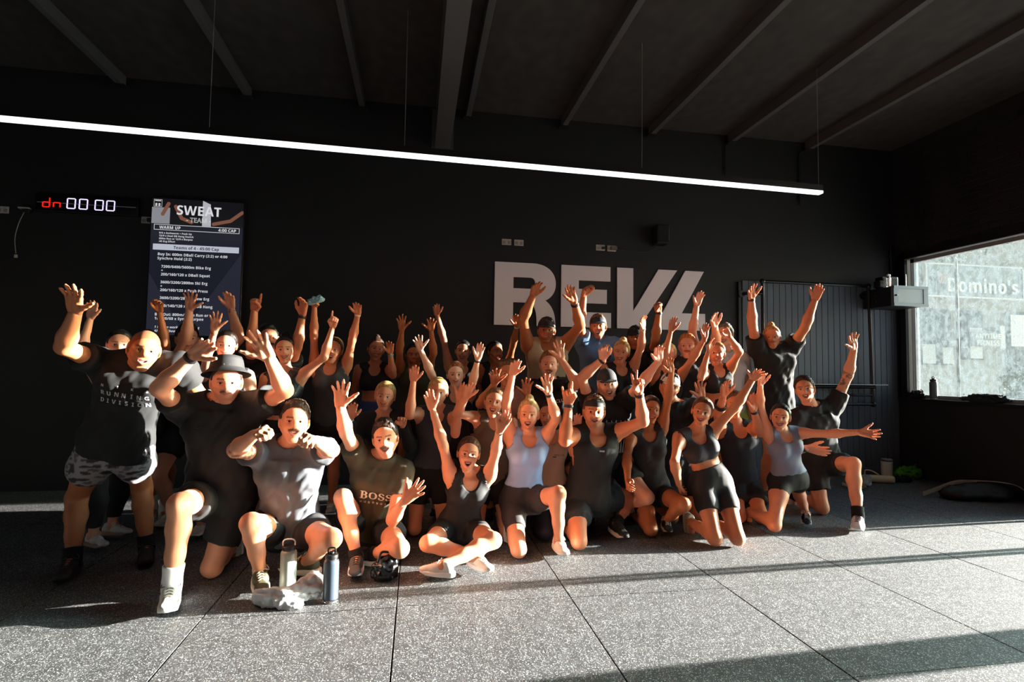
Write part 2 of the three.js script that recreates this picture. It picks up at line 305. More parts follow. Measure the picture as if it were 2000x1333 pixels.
// o: h height, f female, b build, s skin hex, hair:[kind,hex], m mouth, hd:[yaw,pitch,roll], top, bot, shoe, sock, hl/hrd hand poses ...
function person(label, o, joints) {
  const J = {}; JN.forEach((n, i) => J[n] = v3(joints[i * 3], joints[i * 3 + 1], joints[i * 3 + 2]));
  const S = (o.h || 1.75) / 1.78, fem = !!o.f, B = (o.b || 1) * S, near = o.near ?? 0, base = v3((J.pel.x + J.che.x) / 2, 0, (J.pel.z + J.che.z) / 2);
  const g = new THREE.Group(); g.name = numbered('person'); g.position.copy(base); g.userData = { label, category: 'person' }; if (o.group) g.userData.group = o.group; scene.add(g);
  const cell = near ? 0.0125 : 0.0175;
  const all = Object.values(J), lo = [1e9, 1e9, 1e9], hi = [-1e9, -1e9, -1e9];
  for (const p of all) ['x', 'y', 'z'].forEach((a, i) => { lo[i] = Math.min(lo[i], p[a] - 0.19); hi[i] = Math.max(hi[i], p[a] + 0.19); });
  const around = (pts, m) => { const a = [1e9, 1e9, 1e9], b = [-1e9, -1e9, -1e9]; for (const q of pts) ['x', 'y', 'z'].forEach((k, i) => { a[i] = Math.min(a[i], q[k] - m); b[i] = Math.max(b[i], q[k] + m); }); return [a, b]; };
  // torso frame
  const P = J.pel, C = J.che, ax = C.clone().sub(P), L = ax.length(), up = ax.clone().normalize();
  const rp = J.hr.clone().sub(J.hl).normalize(), rc = J.sr.clone().sub(J.sl).normalize();
  const fr = v => { const r = v.clone().addScaledVector(up, -v.dot(up)).normalize(); return [r, r.clone().cross(up).normalize()]; };
  const [rP, fP] = fr(rp), [rC, fC] = fr(rc), A = fem ? FEM : MAL;
  const torso = (inf, t0, t1, flare = 0, fold = 0) => (x, y, z) => {
    const px = x - P.x, py = y - P.y, pz = z - P.z, t = (px * up.x + py * up.y + pz * up.z) / L, tc = Math.min(1.04, Math.max(-0.16, t)), k = SM(0.05, 0.8, t);
    const qx = px - up.x * t * L, qy = py - up.y * t * L, qz = pz - up.z * t * L;
    const rx = rP.x + (rC.x - rP.x) * k, ry = rP.y + (rC.y - rP.y) * k, rz = rP.z + (rC.z - rP.z) * k, fx = fP.x + (fC.x - fP.x) * k, fy = fP.y + (fC.y - fP.y) * k, fz = fP.z + (fC.z - fP.z) * k;
    const u = qx * rx + qy * ry + qz * rz, v = qx * fx + qy * fy + qz * fz;
    const loose = inf + flare * Math.max(0, 0.75 - t), w = prof(A.w, tc) * B + loose, e = (v > 0 ? prof(A.f, tc) : prof(A.b, tc)) * B + loose;
    const a = u / w, b = v / e, pw = 2.4, k0 = Math.pow(Math.pow(Math.abs(a), pw) + Math.pow(Math.abs(b), pw), 1 / pw), k1 = Math.hypot(a / w, b / e);
    let d = k1 < 1e-5 ? -Math.min(w, e) : Math.max((k0 - 1) * Math.min(w, e), k0 * (k0 - 1) / k1 * 0.75);
    if (k0 > 1) d = k0 * (k0 - 1) / Math.max(k1, 1e-5);
    return Math.max(d, (t - t1) * L, (t0 - t) * L);
  };
  const torsoBox = m => { const a = [0, 1, 2].map(i => Math.min(P.getComponent(i), C.getComponent(i)) - 0.27), b = [0, 1, 2].map(i => Math.max(P.getComponent(i), C.getComponent(i)) + 0.27); return [a, b]; };
  const bust = (f, inf) => { if (!fem) return; const c = lerp3(P, C, 0.70); for (const s of [-1, 1]) f.ell(c.clone().addScaledVector(rC, s * 0.068 * B).addScaledVector(fC, 0.062 * B), [0.062 * B + inf, 0.064 * B + inf, 0.062 * B + inf], rC.toArray(), up.toArray(), fC.toArray()); };
  const pecs = (f, inf) => { if (fem) return; const c = lerp3(P, C, 0.78); for (const s of [-1, 1]) f.ell(c.clone().addScaledVector(rC, s * 0.078 * B).addScaledVector(fC, 0.078 * B), [0.082 * B + inf, 0.062 * B + inf, 0.045 * B + inf], rC.toArray(), up.toArray(), fC.toArray()); };
  const am = (fem ? 0.86 : 1) * B, lm = (fem ? 0.98 : 1) * B;
  // head frame
  const toCam = v3(0 - J.head.x, 0, CAMZ - J.head.z).normalize(), [hy, hp, hr_] = (o.hd || [0, 0, 0]).map(a => a * Math.PI / 180);
  const Rq = new THREE.Matrix4().makeRotationFromEuler(new THREE.Euler(-hp, Math.atan2(toCam.x, toCam.z) + hy, -hr_, 'YXZ'));
  const HX = v3(), HY = v3(), HZ = v3(); Rq.extractBasis(HX, HY, HZ); const hs = (fem ? 0.95 : 1) * (0.9 + 0.1 * S) * (o.hs || 1);
  const HM = M4(HX, HY, HZ, J.head, hs), hp3 = (x, y, z) => v3(x, y, z).applyMatrix4(HM);
  const nk = lerp3(C, J.head, 0.22).addScaledVector(fC, -0.012);
  const trap = (f, inf) => { for (const s of ['sl', 'sr']) { f.cone(lerp3(nk, J.head, 0.12).addScaledVector(fC, -0.012), lerp3(J[s], nk, 0.12), 0.045 * am + inf, 0.05 * am + inf); f.cone(lerp3(C, J[s], 0.35).addScaledVector(up, -0.05), J[s], 0.062 * am + inf, 0.056 * am + inf); } };
  const limbs = (f) => {
    for (const s of ['l', 'r']) {
      const sh = J['s' + s], e = J['e' + s], w = J['w' + s];
      f.cone(sh, lerp3(sh, e, 0.3), 0.058 * am, 0.052 * am); f.cone(lerp3(sh, e, 0.25), e, 0.051 * am, 0.039 * am);
      f.cone(e, lerp3(e, w, 0.3), 0.038 * am, 0.043 * am); f.cone(lerp3(e, w, 0.28), w, 0.043 * am, 0.029 * am);
      // armpit web
      f.cone(lerp3(P, C, 0.74).addScaledVector(rC, (s === 'l' ? -1 : 1) * 0.115 * B), lerp3(sh, e, 0.12), 0.05 * am, 0.045 * am);
      const hip = J['h' + s], k = J['k' + s], a = J['a' + s], th = k.clone().sub(hip).normalize(), sn = a.clone().sub(k).normalize();
      const back = th.clone().addScaledVector(sn, -th.dot(sn)); back.length() > 0.12 ? back.normalize() : back.copy(fP); back.multiplyScalar(-1); // calf side
      f.cone(hip, lerp3(hip, k, 0.35), 0.092 * lm, 0.083 * lm); f.cone(lerp3(hip, k, 0.3), k, 0.083 * lm, 0.053 * lm);
      f.cone(k.clone().addScaledVector(back, -0.006), lerp3(k, a, 0.06), 0.053 * lm, 0.05 * lm);
      f.cone(lerp3(k, a, 0.04), lerp3(k, a, 0.3).addScaledVector(back, 0.014), 0.049 * lm, 0.056 * lm); f.cone(lerp3(k, a, 0.3).addScaledVector(back, 0.014), lerp3(k, a, 0.62).addScaledVector(back, 0.004), 0.056 * lm, 0.043 * lm); f.cone(lerp3(k, a, 0.6), a, 0.043 * lm, 0.034 * lm);
      const ft = J['o' + s].clone().sub(a).normalize(); f.cone(a, a.clone().addScaledVector(ft, 0.09 * S), 0.034 * lm, 0.026);
      f.ell(hip.clone().addScaledVector(fP, -0.045 * B).addScaledVector(up, -0.01), [0.088 * lm, 0.095 * lm, 0.085 * lm]);
    }
  };
  // body
  const f = new Field(lo, hi, cell); const tb = torsoBox();
  f.add(tb[0], tb[1], torso(0, -0.2, 1.0)); bust(f, -0.004); pecs(f, 0); trap(f, 0); limbs(f);
  f.cone(nk.clone().addScaledVector(up, -0.03), hp3(0, -0.05, -0.018), (fem ? 0.05 : 0.062) * B, (fem ? 0.047 : 0.057) * B); f.close();
  const bg = flipCheck(f.mesh()), sk = lin(o.s || 0xc98d6e), lip = lin(fem ? 0xa8564e : 0xa06054), brow = lin(o.brow || (o.hair ? o.hair[1] : 0x2a1c14)), nz = (x, y, z) => 1 + 0.05 * noise3(x * 9, y * 9, z * 9) + 0.03 * noise3(x * 60, y * 60, z * 60);
  bg.c = []; for (let q = 0; q < bg.p.length; q += 3) {
    const x = bg.p[q], y = bg.p[q + 1], z = bg.p[q + 2]; let n = nz(x, y, z), ink = 0;
    for (const [jn, t, r, bend] of o.tat || []) { // tattoo: [segment, position along it, size]
      const [a, b] = { fl: ['el', 'wl'], fr: ['er', 'wr'], ul: ['sl', 'el'], ur: ['sr', 'er'], kl: ['hl', 'kl'], tl: ['sl', 'el'] }[jn], c = lerp3(J[a], J[b], t), d = Math.hypot(x - c.x, (y - c.y) * 0.7, z - c.z) - r;
      if (d < 0.02 && (bend === undefined || (x - c.x) * bend > -0.012) && noise3(x * 38, y * 38, z * 38) > -0.2) ink = 0.72;
    }
    for (let a = 0; a < 3; a++) bg.c.push(sk[a] * n * (1 - ink) + 0.03 * ink);
  }
  const ht = headTemplate(fem ? 1 : 0, o.m ?? 1, near), hg = { p: ht.g.p, n: ht.g.n, i: ht.g.i, c: [], m4: HM }, stub = o.stub || 0, bz = o.hair && o.hair[0] === 'buzz' ? lin(o.hair[1]) : null;
  ht.m.forEach((k, q) => {
    const x = ht.g.p[q * 3], y = ht.g.p[q * 3 + 1], z = ht.g.p[q * 3 + 2]; let c = sk;
    const flush = (k === 0 ? 0.10 * SM(0.028, 0.006, Math.hypot(Math.abs(x) - 0.04, y + 0.03, z - 0.066)) + 0.06 * SM(0.02, 0.004, Math.hypot(x, y + 0.02, z - 0.104)) : 0);
    if (k === 1) c = lip; else if (k === 2) c = sk.map((s, i) => s * 0.25 + brow[i] * 0.75); else if (k === 4) c = [0.06, 0.015, 0.012]; else if (k === 5) c = sk.map((s, i) => s * 0.3 + 0.01);
    else if (k === 3 && stub) c = sk.map((s, i) => s * (1 - stub) + brow[i] * stub);
    if (bz && k === 0 && (z - 0.02) * 0.085 - (y - 0.004) * 0.062 < 0.0008 && (y > 0.0 || z < -0.02) && y > -0.06 && Math.abs(x) < 0.079) c = sk.map((s, i) => s * 0.4 + bz[i] * 0.6);
    const n = nz(x, y, z + J.head.x); hg.c.push(c[0] * n, c[1] * n * (1 - flush), c[2] * n * (1 - flush * 1.2));
  });
  const list = [{ ...bg }, hg];
  const frames = {};
  for (const s of ['l', 'r']) {
    const w = J['w' + s], t = J['t' + s], [pose, palm] = (o['p' + s] || ['open', [0, 0, 1]]);
    const Y = t.clone().sub(w).normalize(), n0 = v3(...palm), Z = n0.addScaledVector(Y, -n0.dot(Y)).normalize(), X = Y.clone().cross(Z);
    if (s === 'r') X.multiplyScalar(-1);
    const hsz = (fem ? 0.93 : 1.04) * S * (o.hz || 1), m4 = M4(X, Y, Z, w, hsz), tg = handTemplate(pose, near), c = []; frames[s] = { m4, X, Y, Z, w };
    for (let q = 0; q < tg.p.length; q += 3) { const n = nz(tg.p[q], tg.p[q + 1], tg.p[q + 2]), rz = SM(0.1, 0.2, tg.p[q + 1]) * 0.08; c.push(sk[0] * n, sk[1] * n * (0.95 - rz), sk[2] * n * (0.94 - rz)); }
    list.push({ p: tg.p, n: tg.n, i: tg.i, c, m4 });
  }
  part('body', toGeo(list, base), skinMat, g);
  const place = (mesh, m4) => { const l = new THREE.Matrix4().makeTranslation(-base.x, -base.y, -base.z).multiply(m4); l.decompose(mesh.position, mesh.quaternion, mesh.scale); return mesh; };
  // eyes, teeth
  if (o.face !== 0) {
    for (const s of [-1, 1]) {
      const e = place(part('eye', eyeGeo, eyeWhite, g), M4(HX, HY, HZ, hp3(s * 0.032, 0.004, 0.0742), hs));
      const ir = part('iris', irisGeo, irisMat, e); ir.position.set(s * -0.0005, 0.0005, 0.0112);
    }
    if ((o.m ?? 1) >= 1) { const op = o.m === 2 ? 0.028 : 0.013; const tg = teethGeo(o.m === 2 ? 0.017 : 0.0245, o.m === 2 ? 0.010 : 0.0105); place(part('teeth', tg, teethMat, g), M4(HX, HY, HZ, hp3(0, -0.0555, 0.0745), hs)); }
  }
  // hair and headwear
  if (o.hair && o.hair[0] !== 'buzz' && o.hair[0] !== 'none') { const ht_ = hairTemplate(o.hair[0], near), hc = lin(o.hair[1]), c = []; for (const v of ht_.v) c.push(hc[0] * v, hc[1] * v, hc[2] * v); part('hair', toGeo([{ p: ht_.p, n: ht_.n, i: ht_.i, c, m4: HM }], base), hairVC, g); }
  if (o.beard) part(o.beard[0], toGeo([{ ...beardTemplate(o.beard[0], fem, o.m ?? 1, near), m4: HM }], base), hairMat(o.beard[1]), g);
  if (o.hat) hat(o.hat, g, place, HX, HY, HZ, hp3, hs);
  // clothes
  const T = o.top, fields = {};
  if (T) {
    const inf = T.lo ?? (T.k === 'tee' ? 0.016 : 0.007), fl = T.fl ?? (T.k === 'tee' ? 0.022 : T.k === 'loosetank' ? 0.02 : 0), hem = T.hem ?? (T.k === 'bra' ? 0.56 : T.k === 'crop' ? 0.3 : -0.1), c2 = near ? 0.0095 : 0.0145;
    const q = new Field(...around([lerp3(P, C, hem - 0.05), C, J.sl, J.sr, ...(T.k === 'tee' ? ['l', 'r'].map(s => lerp3(J['s' + s], J['e' + s], T.sl ?? 0.5)) : []), ...(T.k === 'long' ? [J.el, J.er, J.wl, J.wr] : [])], hem < 0.2 ? 0.24 : 0.21), c2, 0.012); q.add(tb[0], tb[1], torso(inf, hem, 0.99, fl)); bust(q, inf + 0.001); pecs(q, inf); trap(q, inf);
    for (const s of ['l', 'r']) {
      const sh = J['s' + s], e = J['e' + s], w = J['w' + s], sl = T.sl ?? 0.5; 
      q.cone(lerp3(P, C, 0.74).addScaledVector(rC, (s === 'l' ? -1 : 1) * 0.115 * B), lerp3(sh, e, 0.12), 0.05 * am + inf, 0.045 * am + inf);
      if (T.k === 'tee' || T.k === 'long') { const en = lerp3(sh, e, T.k === 'long' ? 1 : sl); q.cone(sh, en, 0.062 * am + inf, (T.k === 'long' ? 0.045 : 0.058) * am + inf + (T.k === 'tee' ? 0.008 : 0), T.k === 'tee'); }
      if (T.k === 'long') { q.cone(e, lerp3(e, w, 0.93), 0.047 * am + inf, 0.03 * am + inf, true); }
    }
    if (T.k === 'tee') q.cone(nk.clone().addScaledVector(up, -0.1), nk.clone().addScaledVector(up, 0.015), 0.066 * B + inf, (fem ? 0.05 : 0.062) * B + inf * 0.8 + 0.004);
    q.close();
    const ne = (T.ne ?? (T.k === 'tee' ? 0.084 : 0.078)) * (fem ? 0.95 : 1) * B, scoop = T.sc ?? (T.k === 'tee' ? 0 : T.k === 'long' ? 0.06 : 0.075), nc = nk.clone().addScaledVector(up, T.k === 'tee' ? 0.068 : 0.035), sc = C.clone().addScaledVector(fC, 0.10 * B).addScaledVector(up, 0.015);
    const amp = T.fo ?? (T.k === 'tee' ? 0.0062 : 0.0025), seed = base.x * 7;
    const arms = T.k === 'tee' || T.k === 'long' ? null : ['l', 'r'].map(s => { const sh = J['s' + s].clone().addScaledVector(rC, (s === 'l' ? -1 : 1) * 0.028 * B), dr = J['e' + s].clone().sub(J['s' + s]).normalize(); return [sh.clone().addScaledVector(up, -0.02), sh.clone().addScaledVector(dr, 0.2), (T.ah ?? 0.078) * B]; });
    const capd = (x, y, z, a, b, r) => { const bx = b.x - a.x, by = b.y - a.y, bz = b.z - a.z, px = x - a.x, py = y - a.y, pz = z - a.z, t = Math.min(1, Math.max(0, (px * bx + py * by + pz * bz) / (bx * bx + by * by + bz * bz))); return Math.hypot(px - bx * t, py - by * t, pz - bz * t) - r; };
    const pd = T.k === 'loosetank' ? 0.3 : 0;
    q.mod((d, x, y, z) => {
      const u = (x - P.x) * rC.x + (z - P.z) * rC.z, v = y * 1.0;
      d += amp * (noise3(u * 9 + v * 4 + seed, v * 3.2 - u * 2, z * 6) + 0.7 * (1 - 2 * Math.abs(noise3(u * 10 - v * 5, v * 3.5 + seed, z * 6)))) - amp * 0.4;
      d = Math.max(d, -(Math.hypot(x - nc.x, y - nc.y, z - nc.z) - ne));
      if (scoop) d = Math.max(d, -(Math.hypot(x - sc.x, (y - sc.y) * 0.8, z - sc.z) - scoop * B));
      if (arms) for (const [a, b, r] of arms) d = Math.max(d, -capd(x, y, z, a, b, r));
      if (pd) for (const [a] of arms) d = Math.max(d, -capd(x, y, z, a, a.clone().addScaledVector(up, -0.2), 0.06 * B));
      return d;
    });
    fields.top = q; part(T.n || { tee: 't_shirt', long: 'long_sleeve_top', bra: 'sports_bra', crop: 'crop_top', tank: 'tank_top', loosetank: 'tank_top' }[T.k], toGeo([flipCheck(q.mesh())], base), cloth(T.c, T.ro ?? 0.85, T.m), g, T.l);
    if (T.pr) for (const pr of T.pr) printPatch(pr, q, { P, C, up, rC, fC, L, base }, g);
  }
  const Bt = o.bot;
  if (Bt) {
    const c2 = near ? 0.0115 : 0.016, loose = Bt.k === 'shorts', inf = Bt.lo ?? (loose ? 0.014 : 0.006), len = Bt.len ?? (loose ? 0.6 : 0.5), q = new Field(...around([lerp3(P, C, Bt.wa ?? 0.26), P, J.hl, J.hr, ...['l', 'r'].map(s => lerp3(J['h' + s], J['k' + s], Math.min(1, len))), ...(len > 1 ? [J.al, J.ar] : [])], 0.21), c2, 0.012);
    q.add(tb[0], tb[1], torso(inf, -0.2, Bt.wa ?? (loose ? 0.08 : 0.26)));
    for (const s of ['l', 'r']) {
      const hip = J['h' + s], k = J['k' + s], a = J['a' + s], ln = Math.min(1, len), rad = t => (t < 0.35 ? 0.092 + (0.083 - 0.092) * t / 0.35 : 0.083 + (0.053 - 0.083) * (t - 0.35) / 0.65) * lm + inf + (loose ? 0.028 * t : 0.002), m0 = Math.min(0.35, ln), r1 = rad(0), r2 = rad(m0), e = lerp3(hip, k, m0);
      q.cone(hip, e, r1, r2, ln <= 0.35); if (ln > 0.35) q.cone(e, lerp3(hip, k, ln), r2, rad(ln), len < 1); q.ell(hip.clone().addScaledVector(fP, -0.045 * B).addScaledVector(up, -0.01), [0.088 * lm + inf, 0.095 * lm + inf, 0.085 * lm + inf]);
      if (len > 1) { const m = lerp3(k, a, 0.3); q.cone(k, m, 0.06 * lm + inf, 0.074 * lm + inf); q.cone(m, lerp3(k, a, len - 1), 0.074 * lm + inf, 0.045 * lm + inf, true); }
    }
    q.close(); const amp = loose ? 0.006 : 0.0015, sd = base.x * 5;
    q.mod((d, x, y, z) => d + amp * (noise3(x * 9 + sd, y * 6, z * 9) + 0.6 * noise3(x * 17, y * 9 + sd, z * 17)));
    const bgm = flipCheck(q.mesh());
    if (Bt.camo) { bgm.c = []; const cs = Bt.camo.map(lin); for (let i = 0; i < bgm.p.length; i += 3) { const n = noise3(bgm.p[i] * 9, bgm.p[i + 1] * 20, bgm.p[i + 2] * 9); const c = cs[n > 0.35 ? 1 : n < -0.45 ? 2 : 0]; bgm.c.push(...c); } }
    part(Bt.n || (loose ? 'shorts' : len > 1 ? 'leggings' : 'bike_shorts'), toGeo([bgm], base), Bt.camo ? cloth(0xffffff, 0.8, { vertexColors: true }) : cloth(Bt.c, Bt.ro ?? 0.8), g, Bt.l);
  }
  // socks and shoes
  for (const s of ['l', 'r']) {
    const a = J['a' + s], k = J['k' + s], t = J['o' + s], fwd = t.clone().sub(a);
    const sole = o.footUp && o.footUp[s] ? v3(...o.footUp[s]).normalize() : v3(0, 1, 0); // up direction of the foot
    const Z = fwd.addScaledVector(sole, -fwd.dot(sole)).normalize(), X = sole.clone().cross(Z), sz = S * (fem ? 0.9 : 1.0);
    if (o.sock) {
      const h = o.sock[1], q = new Field(...around([a, lerp3(a, k, h)], 0.09), 0.009, 0.01); q.cone(a.clone().addScaledVector(sole, -0.03), lerp3(a, k, 0.05), 0.043 * lm, 0.042 * lm); q.cone(lerp3(a, k, 0.02), lerp3(a, k, h), 0.041 * lm, 0.043 * lm + h * 0.035, true); q.close();
      part('sock', toGeo([flipCheck(q.mesh())], base), cloth(o.sock[0], 0.95), g);
    }
    if (o.shoe) {
      const m4 = M4(X, sole, Z, a.clone().addScaledVector(sole, -0.075 * sz), sz), c = o.shoe;
      const up_ = place(part('shoe', shoeGeo('upper'), cloth(c[0], 0.7), g), m4);
      part('sole', shoeGeo('sole'), cloth(c[1], 0.6), up_); part('laces', laceGeo(), cloth(c[2] ?? c[1], 0.8), up_);
    }
  }
  // watches: [side, colour, position]
  for (const [s, c, pos = 0.06] of o.watch || []) {
    const w = J['w' + s], e = J['e' + s], c0 = lerp3(w, e, pos), Y = w.clone().sub(e).normalize(), fz = frames[s].Z, Z = fz.clone().addScaledVector(Y, -fz.dot(Y)).normalize(), X = Y.clone().cross(Z);
    const b = place(part('watch', bandGeo, cloth(c, 0.5), g), M4(X, Y, Z, c0, am * (1 + pos * 1.5))); part('watch_face', faceGeo, cloth(0x101012, 0.25), b);
  }
  return { g, J, frames, base, HM, place };
}
const teethGeos = {};
function teethGeo(hw, h) { const k = hw + ',' + h; if (!teethGeos[k]) { const s = new THREE.CylinderGeometry(0.034, 0.034, h, 20, 1, true, -hw / 0.034, 2 * hw / 0.034); s.translate(0, -h * 0.42, -0.0245); teethGeos[k] = s; } return teethGeos[k]; }
const shoeGeos = {};
const shoeGeo = p => shoeGeos[p] ??= toGeo([shoeTemplate(p)], v3(0, 0, 0));
function laceGeo() {
  if (shoeGeos.l) return shoeGeos.l; const gs = [];
  for (let i = 0; i < 5; i++) { const z = 0.035 + i * 0.02, y = 0.104 - i * 0.0075; for (const s of [-1, 1]) gs.push(new THREE.TubeGeometry(new THREE.QuadraticBezierCurve3(v3(-0.021 * s, y - 0.012, z - 0.007), v3(0, y + 0.01, z), v3(0.021 * s, y - 0.012, z + 0.007)), 6, 0.0032, 5)); }
  for (const s of [-1, 1]) gs.push(new THREE.TubeGeometry(new THREE.CatmullRomCurve3([v3(0, 0.11, 0.03), v3(s * 0.03, 0.12, 0.025), v3(s * 0.045, 0.095, 0.035), v3(s * 0.015, 0.106, 0.045)]), 12, 0.0032, 5));
  return shoeGeos.l = mergeGeometries(gs);
}
const bandGeo = new THREE.LatheGeometry([[0.0285, -0.010], [0.031, -0.010], [0.0315, 0], [0.031, 0.010], [0.0285, 0.010]].map(p => new THREE.Vector2(...p)), 24), faceGeo = new RoundedBoxGeometry(0.03, 0.032, 0.012, 3, 0.004).translate(0, 0, -0.031);
function hat([kind, c, c2], g, place, X, Y, Z, hp3, hs) {
  const m = cloth(c, 0.8), gs = [];
  if (kind === 'bucket') {
    const l = new THREE.LatheGeometry([[0.001, 0.135], [0.06, 0.134], [0.082, 0.126], [0.091, 0.105], [0.099, 0.06], [0.104, 0.052], [0.137, 0.022], [0.139, 0.022], [0.138, 0.018], [0.103, 0.046]].map(([a, b]) => [a * 1.0, b + 0.026]).map(p => new THREE.Vector2(...p)), 36).scale(0.97, 1, 1.08);
    const h = place(part('bucket_hat', l, m, g), M4(X, Y.clone().applyAxisAngle(X, -0.2), Z.clone().applyAxisAngle(X, -0.2), hp3(0, 0.004, -0.012), hs)); const lg = part('hat_badge', new THREE.BoxGeometry(0.034, 0.022, 0.004), cloth(0x3a3a3e, 0.6), h); lg.position.set(0, 0.085, 0.104); lg.rotation.x = -0.2; return;
  }
  const back = kind === 'capback' ? -1 : 1, dome = new THREE.SphereGeometry(0.1, 28, 14, 0, Math.PI * 2, 0, Math.PI * 0.52).scale(0.86, 0.92, 1.06).translate(0, 0.052, -0.010);
  const h = place(part('cap', dome, m, g), M4(X, Y, Z, hp3(0, 0, 0), hs));
  const s = new THREE.Shape(); s.moveTo(-0.074, 0); s.quadraticCurveTo(-0.07, 0.088, 0, 0.09); s.quadraticCurveTo(0.07, 0.088, 0.074, 0); s.quadraticCurveTo(0.05, 0.026, 0, 0.03); s.quadraticCurveTo(-0.05, 0.026, -0.074, 0);
  const b = new THREE.ExtrudeGeometry(s, { depth: 0.004, bevelEnabled: false, curveSegments: 12 }); const p = b.attributes.position;
  for (let i = 0; i < p.count; i++) { const x = p.getX(i); p.setZ(i, p.getZ(i) + x * x * 4.2); } b.computeVertexNormals();
  const br = part('brim', b, c2 ? cloth(c2, 0.8) : m, h); br.rotation.x = Math.PI / 2 + (back > 0 ? 0.34 : 0.25); if (back < 0) { br.rotation.set(Math.PI / 2 - 0.25, 0, Math.PI); br.rotation.set(-Math.PI / 2, 0, 0); br.scale.z = -1; } br.position.set(0, back > 0 ? 0.062 : 0.045, back * 0.068); if (back < 0) br.rotation.set(-Math.PI / 2, 0, 0);
  const bt = part('button', new THREE.SphereGeometry(0.007, 10, 6), m, h); bt.position.set(0, 0.145, -0.010);
  if (kind === 'cap') { const bd = part('cap_badge', new THREE.BoxGeometry(0.022, 0.022, 0.004), cloth(0x202024, 0.5), h); bd.position.set(0, 0.098, 0.084); bd.rotation.x = -0.5; }
}
// flat print on a shirt: a patch that follows the cloth a millimetre above it
function printPatch({ t, u = 0, w, h, draw, a = 0, n = 'print', c }, q, F, g) {
  const W = 512, H = Math.round(512 * h / w), cv = document.createElement('canvas'); cv.width = W; cv.height = H; const x = cv.getContext('2d'); x.fillStyle = '#000'; x.fillRect(0, 0, W, H); x.fillStyle = '#fff'; x.strokeStyle = '#fff'; x.textAlign = 'center'; x.textBaseline = 'middle'; draw(x, W, H);
  const tex = new THREE.CanvasTexture(cv); tex.magFilter = THREE.LinearFilter; const NX = 22, NY = 14, geo = new THREE.PlaneGeometry(1, 1, NX, NY), p = geo.attributes.position, ca = Math.cos(a), sa = Math.sin(a);
  for (let i = 0; i < p.count; i++) {
    const lx = p.getX(i) * w, ly = p.getY(i) * h, uu = u + lx * ca - ly * sa, vv = t * F.L + lx * sa + ly * ca; const b = F.P.clone().addScaledVector(F.up, vv).addScaledVector(F.rC, uu); let s = 0.32, pt = v3();
    for (; s > -0.05; s -= 0.004) { pt.copy(b).addScaledVector(F.fC, s); if (q.at(pt.x, pt.y, pt.z) < 0) break; }
    pt.copy(b).addScaledVector(F.fC, s + 0.0065).sub(F.base); p.setXYZ(i, pt.x, pt.y, pt.z);
  }
  geo.computeVertexNormals(); part(n, geo, new THREE.MeshStandardMaterial({ color: c || 0xd8d8d8, roughness: 0.7, alphaMap: tex, transparent: true, side: THREE.DoubleSide }), g);
}
// ---------------------------------------------------------------- the room
const add = (name, geo, mat, parent = scene) => { const m = new THREE.Mesh(geo, mat); m.name = name; m.castShadow = m.receiveShadow = true; parent.add(m); return m; };
const tag = (o, label, category, group) => { o.userData.label = label; o.userData.category = category; if (group) o.userData.group = group; return o; };
const struct = o => { o.userData.kind = 'structure'; return o; };
const bx = (w, h, d, x, y, z, r = 0) => (r ? new RoundedBoxGeometry(w, h, d, 2, r) : new THREE.BoxGeometry(w, h, d)).translate(x, y, z);
const b2 = (x0, x1, y0, y1, z0, z1, r = 0) => bx(x1 - x0, y1 - y0, z1 - z0, (x0 + x1) / 2, (y0 + y1) / 2, (z0 + z1) / 2, r);
const tube = (pts, r, seg = 8, n = 24, curve = false) => new THREE.TubeGeometry(curve ? new THREE.CatmullRomCurve3(pts) : new THREE.CatmullRomCurve3(pts, false, 'catmullrom', 0), n, r, seg);
const thing = (name, label, category, x = 0, y = 0, z = 0, group) => { const g = new THREE.Group(); g.name = numbered(name); g.position.set(x, y, z); scene.add(g); return tag(g, label, category, group); };
const merge = l => mergeGeometries(l.map(g => g.index ? g.toNonIndexed() : g));
const std = (color, roughness = 0.8, o = {}) => new THREE.MeshStandardMaterial({ color, roughness, ...o });
function dataTex(n, fn, srgb = true, rep = 1) { const d = new Uint8Array(n * n * 4); for (let y = 0; y < n; y++) for (let x = 0; x < n; x++) { const c = fn(x, y), q = (y * n + x) * 4; d[q] = c[0]; d[q + 1] = c[1]; d[q + 2] = c[2]; d[q + 3] = 255; } const t = new THREE.DataTexture(d, n, n); t.wrapS = t.wrapT = THREE.RepeatWrapping; t.magFilter = THREE.LinearFilter; t.minFilter = THREE.LinearMipmapLinearFilter; t.generateMipmaps = true; if (srgb) t.colorSpace = THREE.SRGBColorSpace; t.repeat.set(rep, rep); t.needsUpdate = true; return t; }
const tileNoise = (x, y, n, f) => { const a = x / n * Math.PI * 2, b = y / n * Math.PI * 2; return noise3(Math.cos(a) * f + 3, Math.sin(a) * f, Math.cos(b) * f) + noise3(Math.sin(b) * f + 9, Math.cos(a) * f, Math.sin(a) * f - 5); };
